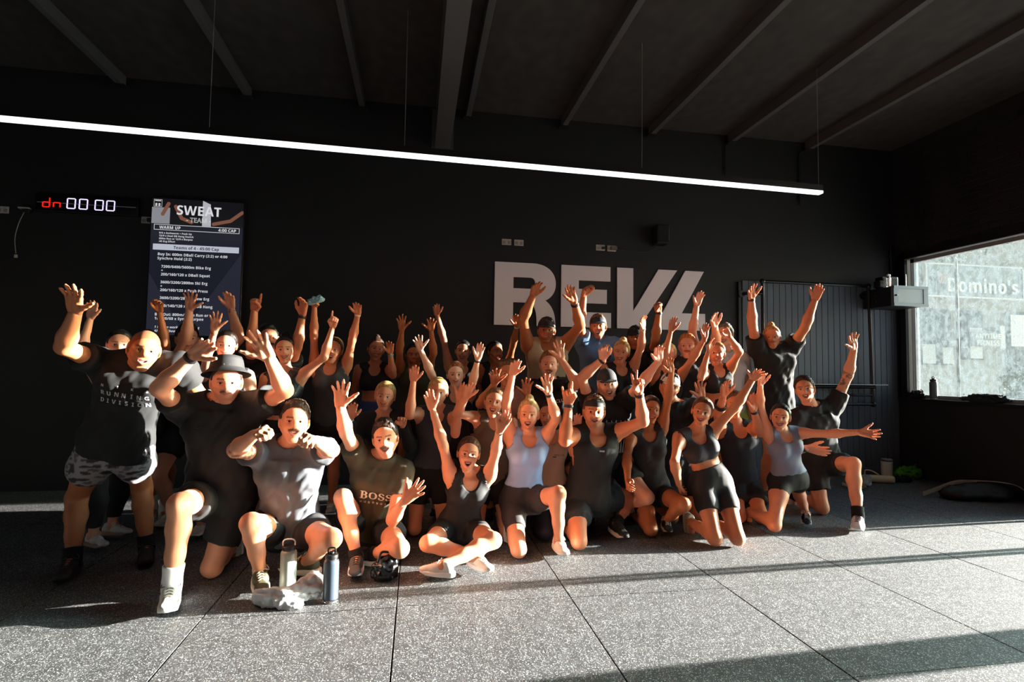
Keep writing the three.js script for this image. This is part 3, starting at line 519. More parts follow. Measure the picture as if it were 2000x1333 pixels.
// rubber floor: black crumb with pale flecks
function fleckTex(seed) {
  const n = 1024, a = new Uint8Array(n * n).fill(0); let s = seed; const r = () => ((s = (s * 1664525 + 1013904223) >>> 0) / 4294967296);
  for (let i = 0; i < 15500; i++) {
    const cx = r() * n, cy = r() * n, L = 1.0 + r() * r() * 4.6, w = 0.8 + r() * 1.3, an = r() * 6.283, c = Math.cos(an), si = Math.sin(an), v = 105 + r() * 110, R = Math.ceil(L + w);
    for (let y = -R; y <= R; y++) for (let x = -R; x <= R; x++) { const u = x * c + y * si, q = -x * si + y * c; if ((u * u) / (L * L) + (q * q) / (w * w) < 1) { const k = ((Math.floor(cy + y) + n) % n) * n + (Math.floor(cx + x) + n) % n; a[k] = Math.max(a[k], v); } }
  }
  return dataTex(n, (x, y) => { const v = a[y * n + x], g = 62 + 7 * tileNoise(x, y, n, 2.2) + 9 * (r() - 0.5); return v ? [v * 0.98, v, v] : [g * 0.98, g, g * 1.03]; });
}
const fleckBump = dataTex(512, (x, y) => { const v = 120 + 60 * rnd() + 30 * tileNoise(x, y, 512, 14); return [v, v, v]; }, false);
const rubber = [11, 77, 501].map(s => new THREE.MeshStandardMaterial({ map: fleckTex(s), roughness: 0.62, bumpMap: fleckBump, bumpScale: 0.0012 }));
const floor = struct(add('floor', b2(-7.3, 6.8, -0.3, -0.016, -0.3, 9.3), std(0x0a0a0b, 0.9)));
const tileGeos = [0, 1, 2, 3].map(k => { const g = new RoundedBoxGeometry(0.9935, 0.016, 0.9965, 1, 0.002), uv = g.attributes.uv, p = g.attributes.position; for (let i = 0; i < p.count; i++) { let u = p.getX(i) + 0.5, v = p.getZ(i) + 0.5; if (k & 1) [u, v] = [v, u]; if (k & 2) u = -u; uv.setXY(i, u + k * 0.37, v + k * 0.21); } return g; });
for (let i = -7; i < 7; i++) for (let j = 0; j < 10; j++) {
  const t = add('rubber_tile', tileGeos[(i * 7 + j * 3 + 70) % 4], rubber[(i * 5 + j * 11 + 70) % 3], floor); t.position.set(i + 0.42, -0.008 + ((i * 13 + j * 7) % 5) * 0.0002, j - 0.2 + ((i + 8) % 2) * 0.012);
}
// walls: matt black paint with a fine roller texture
const paintBump = dataTex(512, (x, y) => { const v = 128 + 45 * tileNoise(x, y, 512, 20) + 30 * (rnd() - 0.5); return [v, v, v]; }, false, 2);
const black = new THREE.MeshStandardMaterial({ color: 0x18191c, roughness: 0.6, bumpMap: paintBump, bumpScale: 0.0006 });
const uvM = (g, s = 1) => { const p = g.attributes.position, n = g.attributes.normal, uv = g.attributes.uv; for (let i = 0; i < p.count; i++) { const ax = Math.abs(n.getX(i)), ay = Math.abs(n.getY(i)); uv.setXY(i, (ax > 0.7 ? p.getZ(i) : p.getX(i)) * s, (ay > 0.7 ? p.getZ(i) : p.getY(i)) * s); } return g; };
const CH = 4.47;
struct(add('wall_back', uvM(b2(-7.3, 6.8, -0.3, CH + 0.3, -0.3, 0)), black));
struct(add('wall_left', uvM(b2(-7.3, -7, -0.3, CH + 0.3, 0, 9)), black));
struct(add('wall_front', uvM(b2(-7.3, 6.8, -0.3, CH + 0.3, 9, 9.3)), black));
// ceiling: dark boards between joists
const ceilTex = dataTex(512, (x, y) => { const v = 50 + 5 * tileNoise(x, y, 512, 3) + 4 * (rnd() - 0.5); return [v, v * 0.97, v * 0.95]; });
struct(add('ceiling', uvM(b2(-7.3, 6.8, CH, CH + 0.3, 0, 9), 0.3), new THREE.MeshStandardMaterial({ map: ceilTex, roughness: 0.85 })));
const joistMat = std(0x47484a, 0.7);
for (const x of [-5.7, -4.5, -3.24, -1.95, -0.7, 0.54, 1.73, 2.89, 4.0, 5.14]) {
  const g = thing('ceiling_joist', 'slim dark ceiling joist running out from the back wall', 'joist', x, 0, 0, 'slim joists under the dark ceiling'); add('beam', b2(-0.032, 0.032, CH - 0.12, CH, 0.02, 8.95, 0.004), joistMat, g);
  add('hanger_plate', b2(-0.06, 0.06, CH - 0.128, CH - 0.12, 0.005, 0.11), std(0x343434, 0.5, { metalness: 0.6 }), g);
}
{ const g = thing('ceiling_beam', 'deep dark steel beam under the ceiling, wider than the joists', 'beam', 0.24, 0, 0); add('flange', b2(-0.09, 0.09, CH - 0.5, CH - 0.485, 0.02, 8.95), joistMat, g); add('web', b2(-0.012, 0.012, CH - 0.485, CH - 0.015, 0.02, 8.95), joistMat, g); add('flange', b2(-0.09, 0.09, CH - 0.015, CH, 0.02, 8.95), joistMat, g); add('end_plate', b2(-0.13, 0.13, CH - 0.52, CH - 0.02, 0.0, 0.018), joistMat, g); }
// right wall: brick above the glazing, low wall under the window, piers; painted black
const rightWall = struct(add('wall_right', uvM(merge([
  b2(XR, XR + 0.22, 2.92, CH + 0.3, -0.05, 2.17), b2(XR, XR + 0.22, 3.52, CH + 0.3, 2.17, 9), b2(XR, XR + 0.22, -0.3, 1.01, -0.05, 2.17), b2(XR, XR + 0.22, 1.01, 2.92, -0.05, 0.17), b2(XR, XR + 0.22, 1.01, 3.52, 2.03, 2.17), b2(XR, XR + 0.22, -0.3, 0.06, 2.17, 9), b2(XR, XR + 0.22, 0.06, 3.52, 6.3, 9)])), black));
{ // painted bricks of the courses above the window
  const bg = new RoundedBoxGeometry(0.012, 0.068, 0.222, 1, 0.005), mats = [std(0x1b1b1d, 0.5), std(0x202023, 0.5), std(0x19191b, 0.45)];
  let n = 0; for (let r = 0; r < 17; r++) for (let c = 0; c < 11; c++) { const z = 0.13 + c * 0.232 + (r % 2) * 0.116; if (z > 2.45 || z > 2.05 && r < 8 && r * 0.078 + 3.0 < 3.56 && z > 2.1) continue; const b = add('brick', bg, mats[(r * 3 + c * 5) % 3], rightWall); b.position.set(XR - 0.003 - ((r * 7 + c * 3) % 4) * 0.001, 3.0 + r * 0.078, z); n++; }
}
const frameMat = std(0xb8bcc0, 0.35, { metalness: 0.7 }), blackFrame = std(0x151517, 0.45, { metalness: 0.3 });
// dirty glass: clear pane with a film of dust that scatters the low sun
const dustTex = dataTex(1024, (x, y) => { const m = 0.5 + 0.18 * tileNoise(x, y, 1024, 3) + 0.16 * tileNoise(x, y, 1024, 9) + 0.12 * tileNoise(x * 3 % 1024, y, 1024, 16) + (rnd() > 0.985 ? 0.4 : 0); const v = 255 * Math.min(0.9, Math.max(0.28, m * 1.08)); return [v, v, v]; }, false);
const glassMat = new THREE.MeshPhysicalMaterial({ color: 0xffffff, transmission: 1, thickness: 0, roughness: 0, ior: 1.45 });
const dustMat = new THREE.MeshPhysicalMaterial({ color: 0x3e464a, transmission: 0.55, thickness: 0, roughness: 1, alphaMap: dustTex, transparent: true, side: THREE.DoubleSide });
const lightDust = new THREE.MeshPhysicalMaterial({ color: 0xe8ece8, transmission: 0.6, thickness: 0, roughness: 1, opacity: 0.03, transparent: true, side: THREE.DoubleSide });
function windowUnit(name, z0, z1, y0, y1, dust, fm) {
  const w = struct(add(name, merge([b2(XR + 0.06, XR + 0.13, y0, y0 + 0.05, z0, z1), b2(XR + 0.06, XR + 0.13, y1 - 0.05, y1, z0, z1), b2(XR + 0.06, XR + 0.13, y0, y1, z0, z0 + 0.055), b2(XR + 0.06, XR + 0.13, y0, y1, z1 - 0.055, z1)]), fm));
  const pg = new THREE.PlaneGeometry(z1 - z0 - 0.1, y1 - y0 - 0.1).rotateY(-Math.PI / 2);
  const p = add('pane', pg, glassMat, w); p.position.set(XR + 0.095, (y0 + y1) / 2, (z0 + z1) / 2);
  const d = add('dust_film', pg, dust, w); d.position.set(XR + 0.09, (y0 + y1) / 2, (z0 + z1) / 2); return w;
}
windowUnit('window_1', 0.19, 2.03, 1.03, 2.90, dustMat, frameMat);
windowUnit('window_2', 2.19, 2.885, 0.06, 3.50, lightDust, blackFrame);
windowUnit('window_3', 2.895, 3.96, 0.06, 3.50, lightDust, blackFrame);
struct(add('trim_4', b2(XR, XR + 0.2, 0.06, 3.52, 3.96, 4.12), black));
windowUnit('window_4', 4.12, 6.3, 0.06, 3.50, lightDust, blackFrame);
const trimMat = std(0x111113, 0.4);
struct(add('trim_1', merge([b2(XR - 0.03, XR + 0.01, 2.90, 2.99, 0.1, 2.12), b2(XR - 0.03, XR + 0.01, 1.0, 2.99, 0.1, 0.19), b2(XR - 0.015, XR + 0.01, 1.0, 2.99, 0.02, 0.07)]), trimMat));
struct(add('trim_2', b2(XR - 0.04, XR + 0.06, 0.995, 1.03, 0.05, 2.12, 0.005), std(0x1b1b1d, 0.3)));
// panelling of vertical boards on the back wall, right
{
  const panel = struct(add('trim_3', b2(4.11, XR, 0, 2.52, 0.0, 0.012), std(0x0b0b0d, 0.9)));
  const bm = [0x565f6c, 0x58616e, 0x545d6a].map(c => new THREE.MeshStandardMaterial({ color: c, roughness: 0.48, bumpMap: paintBump, bumpScale: 0.0004 })), N = 26, W = (XR - 4.16) / N, bg = new RoundedBoxGeometry(W - 0.006, 2.44, 0.018, 1, 0.003);  // board colours made paler and bluer than the wall paint: window glow put into them
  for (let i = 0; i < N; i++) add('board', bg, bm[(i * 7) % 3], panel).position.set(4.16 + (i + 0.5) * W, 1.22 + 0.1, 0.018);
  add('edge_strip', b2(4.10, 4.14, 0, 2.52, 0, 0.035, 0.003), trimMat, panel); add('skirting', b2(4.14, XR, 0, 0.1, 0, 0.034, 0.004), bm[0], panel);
}
// ---------------------------------------------------------------- wall letters
{
  const letterMat = std(0xf0ecf3, 0.55), ext = { depth: 0.012, bevelEnabled: true, bevelSize: 0.002, bevelThickness: 0.002, bevelSegments: 1, curveSegments: 20 };
  const poly = pts => { const s = new THREE.Shape(); pts.forEach(([x, y], i) => i ? s.lineTo(x, y) : s.moveTo(x, y)); s.closePath(); return s; };
  const T = 2.63, Bm = 1.868;
  const R = new THREE.Shape(); R.moveTo(0.9, Bm); R.lineTo(0.9, T); R.lineTo(1.36, T); R.bezierCurveTo(1.56, T, 1.655, 2.52, 1.655, 2.385); R.bezierCurveTo(1.655, 2.28, 1.6, 2.215, 1.525, 2.18); R.bezierCurveTo(1.6, 2.13, 1.64, 2.05, 1.65, 1.95); R.lineTo(1.658, Bm); R.lineTo(1.425, Bm); R.bezierCurveTo(1.42, 2.0, 1.42, 2.145, 1.30, 2.148); R.lineTo(1.127, 2.148); R.lineTo(1.127, Bm); R.closePath();
  const hole = new THREE.Path(); hole.moveTo(1.127, 2.315); hole.lineTo(1.34, 2.315); hole.bezierCurveTo(1.42, 2.32, 1.42, 2.45, 1.34, 2.455); hole.lineTo(1.127, 2.455); hole.closePath(); R.holes.push(hole);
  const S = [R, poly([[1.728, T], [2.358, T], [2.358, 2.45], [1.948, 2.45], [1.948, 2.34], [2.313, 2.34], [2.313, 2.168], [1.948, 2.168], [1.948, 2.052], [2.369, 2.052], [2.369, Bm], [1.728, Bm]]),
    poly([[2.45, T], [2.66, T], [2.662, 2.085], [3.0, T], [3.253, T], [2.727, Bm], [2.452, Bm]]), poly([[3.367, T], [3.623, T], [3.316, 2.081], [3.638, 2.081], [3.64, Bm], [2.935, Bm]])];
  const lab = ['big pale wall letter R with rounded bowl', 'big pale wall letter E with three bars', 'big pale wall letter V with a slanted right stroke', 'big pale slanted letter L beside the letter V'];
  S.forEach((s, i) => { const m = tag(add(numbered('wall_letter'), new THREE.ExtrudeGeometry(s, ext), letterMat), lab[i], 'letter', 'big wall letters'); m.position.z = 0.004; });
}
// ---------------------------------------------------------------- long suspended strip light
{
  const a = v3(-3.9, 3.17, 1.86), b = v3(4.0, 3.17, 1.65), L = a.distanceTo(b), g = thing('strip_light', 'long straight white LED strip light hung on wires', 'lamp', (a.x + b.x) / 2, 3.17, (a.z + b.z) / 2); g.rotation.y = -Math.atan2(b.z - a.z, b.x - a.x);
  add('housing', b2(-L / 2, L / 2, 0.012, 0.07, -0.032, 0.032), std(0x0d0d0e, 0.5), g);
  add('diffuser', b2(-L / 2 + 0.004, L / 2 - 0.004, -0.016, 0.012, -0.033, 0.033, 0.004), new THREE.MeshStandardMaterial({ color: 0xffffff, emissive: 0xf4faff, emissiveIntensity: 0.8 }), g);
  for (const x of [-3.4, -1.75, -0.2, 2.0, 3.92]) add('wire', tube([v3(x, 0.07, 0), v3(x, CH - 3.175, 0)], 0.0022, 5, 2), std(0x8a8a8a, 0.4), g);
  const l = new THREE.RectAreaLight(0xf4faff, 1.2, L, 0.06); l.position.set(0, -0.03, 0); l.rotation.x = -Math.PI / 2; l.name = 'strip_glow'; g.add(l);
}
// ---------------------------------------------------------------- workout screen, timer, sockets
{
  const W = 1024, H = 1640, cv = document.createElement('canvas'); cv.width = W; cv.height = H; const c = cv.getContext('2d');
  c.fillStyle = '#20222d'; c.fillRect(0, 0, W, H); c.fillStyle = '#2c2e3b'; c.beginPath(); c.moveTo(0, 900); c.lineTo(420, 1640); c.lineTo(0, 1640); c.fill(); c.beginPath(); c.moveTo(1024, 620); c.lineTo(1024, 1640); c.lineTo(560, 1640); c.lineTo(480, 1480); c.fill(); c.fillStyle = '#191b24'; c.beginPath(); c.moveTo(300, 620); c.lineTo(560, 1100); c.lineTo(430, 1330); c.lineTo(120, 760); c.fill();
  // photo strip of gym-goers' arms at the top
  c.fillStyle = '#17161a'; c.fillRect(0, 0, W, 312); c.fillStyle = '#9a9aa2'; c.fillRect(0, 110, 200, 196); c.fillStyle = '#c8c8d0'; c.beginPath(); c.moveTo(560, 0); c.lineTo(650, 40); c.lineTo(660, 312); c.lineTo(560, 312); c.fill();
  c.strokeStyle = '#8a5a48'; c.lineCap = 'round'; c.lineWidth = 42; for (const p of [[180, 60, 120, 190], [260, 90, 330, 230], [330, 230, 440, 272], [1010, 120, 880, 230], [880, 230, 690, 280]]) { c.beginPath(); c.moveTo(p[0], p[1]); c.lineTo(p[2], p[3]); c.stroke(); }
  c.fillStyle = '#0e0e12'; c.fillRect(18, 14, 90, 90); c.strokeStyle = '#ddd'; c.lineWidth = 5; c.strokeRect(20, 16, 86, 86); c.fillStyle = '#ddd'; c.fillRect(30, 24, 66, 14); c.fillRect(34, 60, 22, 36); c.fillRect(68, 60, 22, 36);
  c.fillStyle = '#f4f4f8'; c.textAlign = 'center'; c.font = 'bold 158px sans-serif'; c.fillText('SWEAT', 520, 186); c.font = '76px sans-serif'; c.strokeStyle = '#f0f0f4'; c.lineWidth = 3; c.strokeText('- TEAM -', 520, 272);
  c.lineWidth = 6; c.strokeRect(34, 318, 950, 62); c.textAlign = 'left'; c.font = 'bold 50px sans-serif'; c.fillText('WARM UP', 90, 368); c.textAlign = 'right'; c.fillText('4:00 CAP', 950, 368);
  c.textAlign = 'left'; c.font = 'bold 29px sans-serif'; ['8/6 x Inchworm + Push Up', '12/9 x Dual DB Hang Snatch', '200m Run or 12/9 x Burpee', ':45 Erg Effort'].forEach((t, i) => c.fillText(t, 90, 428 + i * 34));
  c.fillStyle = '#cfd3e2'; c.fillRect(30, 552, 960, 72); c.fillStyle = '#1a1c26'; c.textAlign = 'center'; c.font = 'bold 48px sans-serif'; c.fillText('Teams of 4 - 45:00 Cap', 510, 606);
  c.fillStyle = '#f0f0f6'; c.textAlign = 'left'; c.font = 'bold 44px sans-serif'; c.fillText('Buy In: 600m DBall Carry (2:2) or 4:00', 84, 690); c.fillText('Synchro Hold (2:2)', 84, 740);
  ['7200/6400/5600m Bike Erg', '+', '200/160/120 x DBall Squat', '', '3600/3200/2800m Ski Erg', '+', '200/160/120 x Push Press', '', '3600/3200/2800m Row Erg', '+', '160/140/120 x Dual DB Hang'].forEach((t, i) => c.fillText(t, 130, 838 + i * 47));
  c.fillText('Buy Out: 800m/600m Run or', 84, 1412); c.fillText('100/80/60 x Synch Burpee', 84, 1460); c.font = 'italic bold 38px sans-serif'; c.fillText('1 Person working, 1 resting', 84, 1560); c.fillText('Always Cheer', 84, 1606);
  const tex = new THREE.CanvasTexture(cv); tex.colorSpace = THREE.SRGBColorSpace;
  const g = thing('wall_screen', 'upright wall screen showing the workout of the day', 'screen', -2.40, 2.39, 0.0);
  add('casing', bx(0.95, 1.52, 0.06, 0, 0, 0.045, 0.006), std(0x0c0c0e, 0.35), g); add('display', new THREE.PlaneGeometry(0.925, 1.485).translate(0, 0, 0.0765), new THREE.MeshStandardMaterial({ color: 0x060607, roughness: 0.25, emissive: 0xffffff, emissiveMap: tex, emissiveIntensity: 0.4 }), g); add('wall_bracket', bx(0.4, 0.3, 0.03, 0, 0, 0.01), std(0x0a0a0a), g);
  const l = new THREE.RectAreaLight(0xb8c0e0, 0.06, 0.92, 1.48); l.position.set(0, 0, 0.09); l.rotation.y = Math.PI; g.add(l);
}
{
  const g = thing('timer_clock', 'wall timer with red dn and white 00 00 digits', 'clock', -3.5, 3.02, 0);
  add('casing', bx(0.98, 0.19, 0.05, 0, 0, 0.03, 0.006), std(0x08080a, 0.3), g); add('accent_bar', bx(0.94, 0.008, 0.004, 0, -0.002, 0.0565), std(0x9aa0a4, 0.4), g);
  const seg = (segs, x, y, w, h, mat) => { const t = 0.011, sh = 0.012, D = { a: [0, h / 2, w, t], d: [0, -h / 2, w, t], g: [0, 0, w, t], b: [w / 2, h / 4, t, h / 2], c: [w / 2, -h / 4, t, h / 2], f: [-w / 2, h / 4, t, h / 2], e: [-w / 2, -h / 4, t, h / 2] }; const m = add('digit', merge([...segs].map(k => { const [a, b, c, d] = D[k]; return bx(c * 0.92 + (c > t ? 0 : 0), d * 0.92, 0.003, a + b * sh * 1.6, b, 0); })), mat, g); m.position.set(x, y, 0.0595); };
  const red = new THREE.MeshStandardMaterial({ color: 0x200000, emissive: 0xff1a10, emissiveIntensity: 0.8 }), wh = new THREE.MeshStandardMaterial({ color: 0x202028, emissive: 0xd8ccff, emissiveIntensity: 0.85 });
  seg('bcdeg', -0.385, 0, 0.062, 0.1, red); seg('ceg', -0.285, 0, 0.062, 0.1, red); seg('abcdef', -0.15, 0, 0.075, 0.105, wh); seg('abcdef', -0.035, 0, 0.075, 0.105, wh); seg('abcdef', 0.115, 0, 0.075, 0.105, wh); seg('abcdef', 0.225, 0, 0.075, 0.105, wh);
}
const plateW = std(0xb8b6ae, 0.4), plateD = std(0x222224, 0.4);
function socket(x, y, label, kind) {
  const g = thing('power_socket', label, 'socket', x, y, 0, kind); add('plate', bx(0.116, 0.074, 0.01, 0, 0, 0.006, 0.003), plateW, g);
  for (const s of [-1, 1]) { add('outlet', bx(0.034, 0.036, 0.004, s * 0.03, -0.006, 0.0115), std(0x8f8d86, 0.5), g); add('switch', bx(0.012, 0.01, 0.004, s * 0.03, 0.024, 0.0115), plateW, g); } return g;
}
socket(1.038, 2.879, 'left socket of the bare pair high above the letter R', 'bare sockets above the letter R'); socket(1.19, 2.878, 'right socket of the bare pair high above the letter R', 'bare sockets above the letter R');
const s3 = socket(2.229, 2.873, 'wall socket with a small black plug beside the one with grey charger'); add('plug', bx(0.034, 0.03, 0.035, 0.03, -0.006, 0.03, 0.006), plateD, s3);
const s4 = socket(2.377, 2.871, 'wall socket holding a grey charger with a thin cable'); add('charger', bx(0.08, 0.045, 0.04, 0.02, 0, 0.032, 0.006), std(0x6a6860, 0.4), s4);
socket(-4.315, 2.924, 'wall socket at the far left beyond the timer bracket'); const s5 = socket(-2.935, 2.9, 'wall socket between the timer and the workout screen'); add('plug', bx(0.04, 0.04, 0.04, 0.03, -0.004, 0.03, 0.006), plateD, s5);
tag(add('speaker_cable', tube([v3(2.43, 2.86, 0.03), v3(2.55, 2.858, 0.012), v3(2.75, 2.85, 0.012), v3(2.9, 2.87, 0.02), v3(2.98, 2.95, 0.08)], 0.004, 6, 30, true), std(0x3a3a3a, 0.5)), 'thin cable running from the charger to the wall speaker', 'cable');
{ const g = thing('wall_speaker', 'black box speaker mounted high on the back wall', 'speaker', 2.985, 3.05, 0.1); add('cabinet', bx(0.16, 0.24, 0.16, 0, 0, 0, 0.012), std(0x0e0e10, 0.55), g); add('grille', bx(0.14, 0.21, 0.006, 0, 0, 0.082, 0.003), std(0x060607, 0.8), g); add('bracket', bx(0.03, 0.1, 0.06, 0, 0, -0.09), std(0x0c0c0c), g); add('badge', bx(0.006, 0.16, 0.004, 0.078, 0, 0.085), std(0x55565a, 0.3), g); }
{ const g = thing('cable_bracket', 'small bracket with black adapter and white cable hanging from it', 'bracket', -4.1, 2.928, 0); add('plate', bx(0.1, 0.014, 0.05, 0, 0.02, 0.028), plateW, g); add('adapter', bx(0.07, 0.038, 0.04, 0.02, -0.006, 0.03, 0.005), plateD, g); add('cable', tube([v3(0.0, -0.02, 0.03), v3(-0.05, -0.14, 0.02), v3(-0.08, -0.3, 0.015), v3(-0.06, -0.46, 0.02)], 0.004, 6, 30, true), std(0xb0b0b0, 0.5), g); add('connector', bx(0.028, 0.034, 0.014, -0.058, -0.49, 0.02, 0.003), plateW, g); }
// ---------------------------------------------------------------- pipe frame on the panelling
{
  const pm = std(0x3c3c40, 0.3, { metalness: 0.85 }), z = 0.13, g = thing('pipe_rack', 'wall-mounted rack of black steel pipe fittings around the panelling', 'rack', 0, 0, 0);
  const pipe = (n, p, r = 0.021) => add(n, tube(p, r, 12, 2), pm, g), fit = (x, y, zz = z) => add('elbow_fitting', new THREE.SphereGeometry(0.034, 14, 10).scale(1, 1.1, 1).translate(x, y, zz), pm, g);
  pipe('rail', [v3(4.38, 2.52, z), v3(5.93, 2.52, z)]); pipe('post', [v3(4.38, 2.52, z), v3(4.38, 0.94, z)]); pipe('post', [v3(5.95, 2.52, z), v3(5.99, 0.94, z)]);
  fit(4.38, 2.52); fit(5.95, 2.52); fit(5.99, 0.94); fit(5.985, 1.18); fit(4.38, 0.94); pipe('rail', [v3(4.38, 0.94, z), v3(5.99, 0.94, z)], 0.017); pipe('rail', [v3(4.6, 1.17, z + 0.02), v3(6.0, 1.17, z + 0.02)], 0.022);
  pipe('standoff', [v3(4.38, 2.36, z), v3(4.14, 2.36, z), v3(4.14, 2.36, 0.03)], 0.018); add('wall_flange', new THREE.CylinderGeometry(0.045, 0.045, 0.015, 18).rotateX(Math.PI / 2).translate(4.14, 2.36, 0.043), pm, g);
  pipe('standoff', [v3(5.98, 1.06, z), v3(5.6, 1.06, z), v3(5.6, 1.06, 0.03)], 0.014); add('wall_flange', new THREE.CylinderGeometry(0.04, 0.04, 0.015, 18).rotateX(Math.PI / 2).translate(5.6, 1.06, 0.035), pm, g);
  for (const [x, y] of [[5.95, 2.4], [4.38, 2.4]]) { pipe('standoff', [v3(x, y, z), v3(x, y, 0.03)], 0.018); add('wall_flange', new THREE.CylinderGeometry(0.045, 0.045, 0.015, 18).rotateX(Math.PI / 2).translate(x, y, 0.035), pm, g); }
  add('shelf', b2(4.55, 6.12, 1.195, 1.207, 0.02, 0.24, 0.002), new THREE.MeshPhysicalMaterial({ color: 0x8c9298, roughness: 0.25, metalness: 0.2 }), g).userData.label = 'thin grey shelf';
}
// ---------------------------------------------------------------- wall box with pale panel, and what stands on it
{
  const g = thing('wall_cabinet', 'black wall-mounted box with silver framed pale end panel by the window', 'cabinet', 6.05, 2.36, 0.04), dk = std(0x111114, 0.5), al = std(0x9a9ea2, 0.3, { metalness: 0.8 });
  add('body', b2(-0.09, 0.40, -0.14, 0.11, -0.02, 0.46, 0.012), dk, g); add('front_frame', merge([b2(-0.1, 0.41, 0.08, 0.115, 0.44, 0.49), b2(-0.1, 0.41, -0.145, -0.11, 0.44, 0.49), b2(-0.1, -0.035, -0.11, 0.08, 0.44, 0.485), b2(0.345, 0.41, -0.11, 0.08, 0.44, 0.485)]), al, g);
  add('front_panel', b2(-0.035, 0.345, -0.11, 0.08, 0.45, 0.476), std(0xdfe8ea, 0.15), g); add('knob', new THREE.SphereGeometry(0.012, 10, 8).translate(-0.07, -0.01, 0.492), dk, g); for (const y of [-0.06, 0.02]) add('screw', new THREE.SphereGeometry(0.005, 6, 5).translate(-0.092, y, 0.2), al, g);
}
const boxes = [['amplifier_box', 'tall black box at the back of the cabinet top', 6.035, 2.545, 0.26, 0.1, 0.15, 0.12, 0x0d0d0f], ['router_box', 'low black box beside the taller one on the cabinet top', 5.93, 2.515, 0.32, 0.07, 0.09, 0.1, 0x0e0e10], ['adapter_box', 'wide black case by the window on the cabinet top', 6.17, 2.55, 0.22, 0.17, 0.16, 0.14, 0x0c0c0e]];
for (const [n, l, x, y, z, w, h, d, c] of boxes) { const g = thing(n, l, 'box', x, 2.472, z); add('casing', bx(w, h, d, 0, h / 2, 0, 0.008), std(c, 0.45), g); add('face', bx(w * 0.8, h * 0.7, 0.004, 0, h / 2, d / 2 + 0.001), std(0x17171a, 0.25), g); }
{ const g = thing('remote_control', 'slim dark remote with a white cap standing on the cabinet', 'remote', 6.04, 2.472, 0.36); add('case', bx(0.035, 0.15, 0.02, 0, 0.075, 0, 0.006), std(0x2a2634, 0.4), g); add('cap', bx(0.045, 0.025, 0.026, 0, 0.162, 0, 0.005), std(0xc8c8cc, 0.4), g); add('button', new THREE.CylinderGeometry(0.007, 0.007, 0.004, 12).rotateX(Math.PI / 2).translate(0, 0.125, 0.011), std(0xb8b0e0, 0.3), g); }
{ const g = thing('drinking_glass', 'small clear glass standing on the cabinet', 'glass', 5.98, 2.472, 0.42); add('vessel', new THREE.LatheGeometry([[0.001, 0], [0.024, 0], [0.027, 0.11], [0.024, 0.11], [0.021, 0.008], [0.001, 0.008]].map(p => new THREE.Vector2(...p)), 20), new THREE.MeshPhysicalMaterial({ color: 0xffffff, transmission: 0.9, thickness: 0.004, roughness: 0.05 }), g); add('rim', new THREE.TorusGeometry(0.0255, 0.0018, 6, 20).rotateX(Math.PI / 2).translate(0, 0.11, 0), std(0xdde2e4, 0.2), g); }
{ const g = thing('antenna', 'thin upright antenna with a small bulb on the cabinet', 'antenna', 6.26, 2.472, 0.4); add('base', new THREE.CylinderGeometry(0.014, 0.016, 0.012, 14).translate(0, 0.006, 0), std(0x2a2a2c), g); add('stem', new THREE.CylinderGeometry(0.003, 0.004, 0.17, 8).translate(0, 0.09, 0), std(0x8a8078, 0.3, { metalness: 0.6 }), g); add('bulb', new THREE.SphereGeometry(0.009, 10, 8).translate(0, 0.08, 0), std(0xc8b0a4, 0.3), g); }
tag(add('conduit', merge([tube([v3(6.42, 2.75, 0.02), v3(6.42, 3.12, 0.02)], 0.012, 8, 2), bx(0.05, 0.09, 0.04, 6.42, 3.0, 0.022, 0.006), bx(0.03, 0.05, 0.03, 6.42, 3.14, 0.02, 0.005)]), std(0x131315, 0.5)), 'short black conduit with junction box in the wall corner', 'conduit');
for (const [x, y0] of [[3.93, 3.9], [5.02, 3.6]]) tag(add(numbered('wall_pipe'), merge([tube([v3(x, y0, 0.025), v3(x, CH - 0.16, 0.025), v3(x + 0.04, CH - 0.13, 0.03)], 0.011, 8, 12), bx(0.04, 0.012, 0.03, x, y0 + 0.1, 0.018)]), std(0x17171a, 0.5)), y0 > 3.7 ? 'short black pipe dropping from the joist end on the back wall' : 'longer black pipe dropping down the back wall near the corner', 'pipe');
// ---------------------------------------------------------------- on the window sill and the floor by the wall
const lathe = (pts, n = 28) => new THREE.LatheGeometry(pts.map(p => new THREE.Vector2(...p)), n);
function clothLump(name, label, color, x, y, z, w, h, d, seed, layers, cat = 'towel') {
  const f = new Field([-w - 0.05, -0.03, -d - 0.05], [w + 0.05, h + 0.06, d + 0.05], Math.max(0.006, w / 34), 0.008);
  f.ell(v3(0, h * 0.4, 0), [w * 0.95, h * 0.5, d * 0.9]); f.ell(v3(w * 0.45, h * 0.45, 0.1 * d), [w * 0.5, h * 0.55, d * 0.6]); f.ell(v3(-w * 0.5, h * 0.35, -0.1 * d), [w * 0.5, h * 0.42, d * 0.7]); f.close();
  f.mod((e, X, Y, Z) => { const q = noise3(X * 10 / w * 0.25 + seed, Y * 20, Z * 6 / d * 0.3), r = 1 - 2 * Math.abs(noise3(X * 8 + seed * 2, Y * 14 + X * 6, Z * 14)); e += 0.16 * h * q + 0.1 * h * r; if (layers) e += 0.05 * h * Math.sin(Y / h * 6.28 * layers + X * 5); return Math.max(e, -Y); });
  const m = tag(add(numbered(name), toGeo([flipCheck(f.mesh())], v3(0, 0, 0)), std(color, 0.95)), label, cat); m.position.set(x, y, z); return m;
}
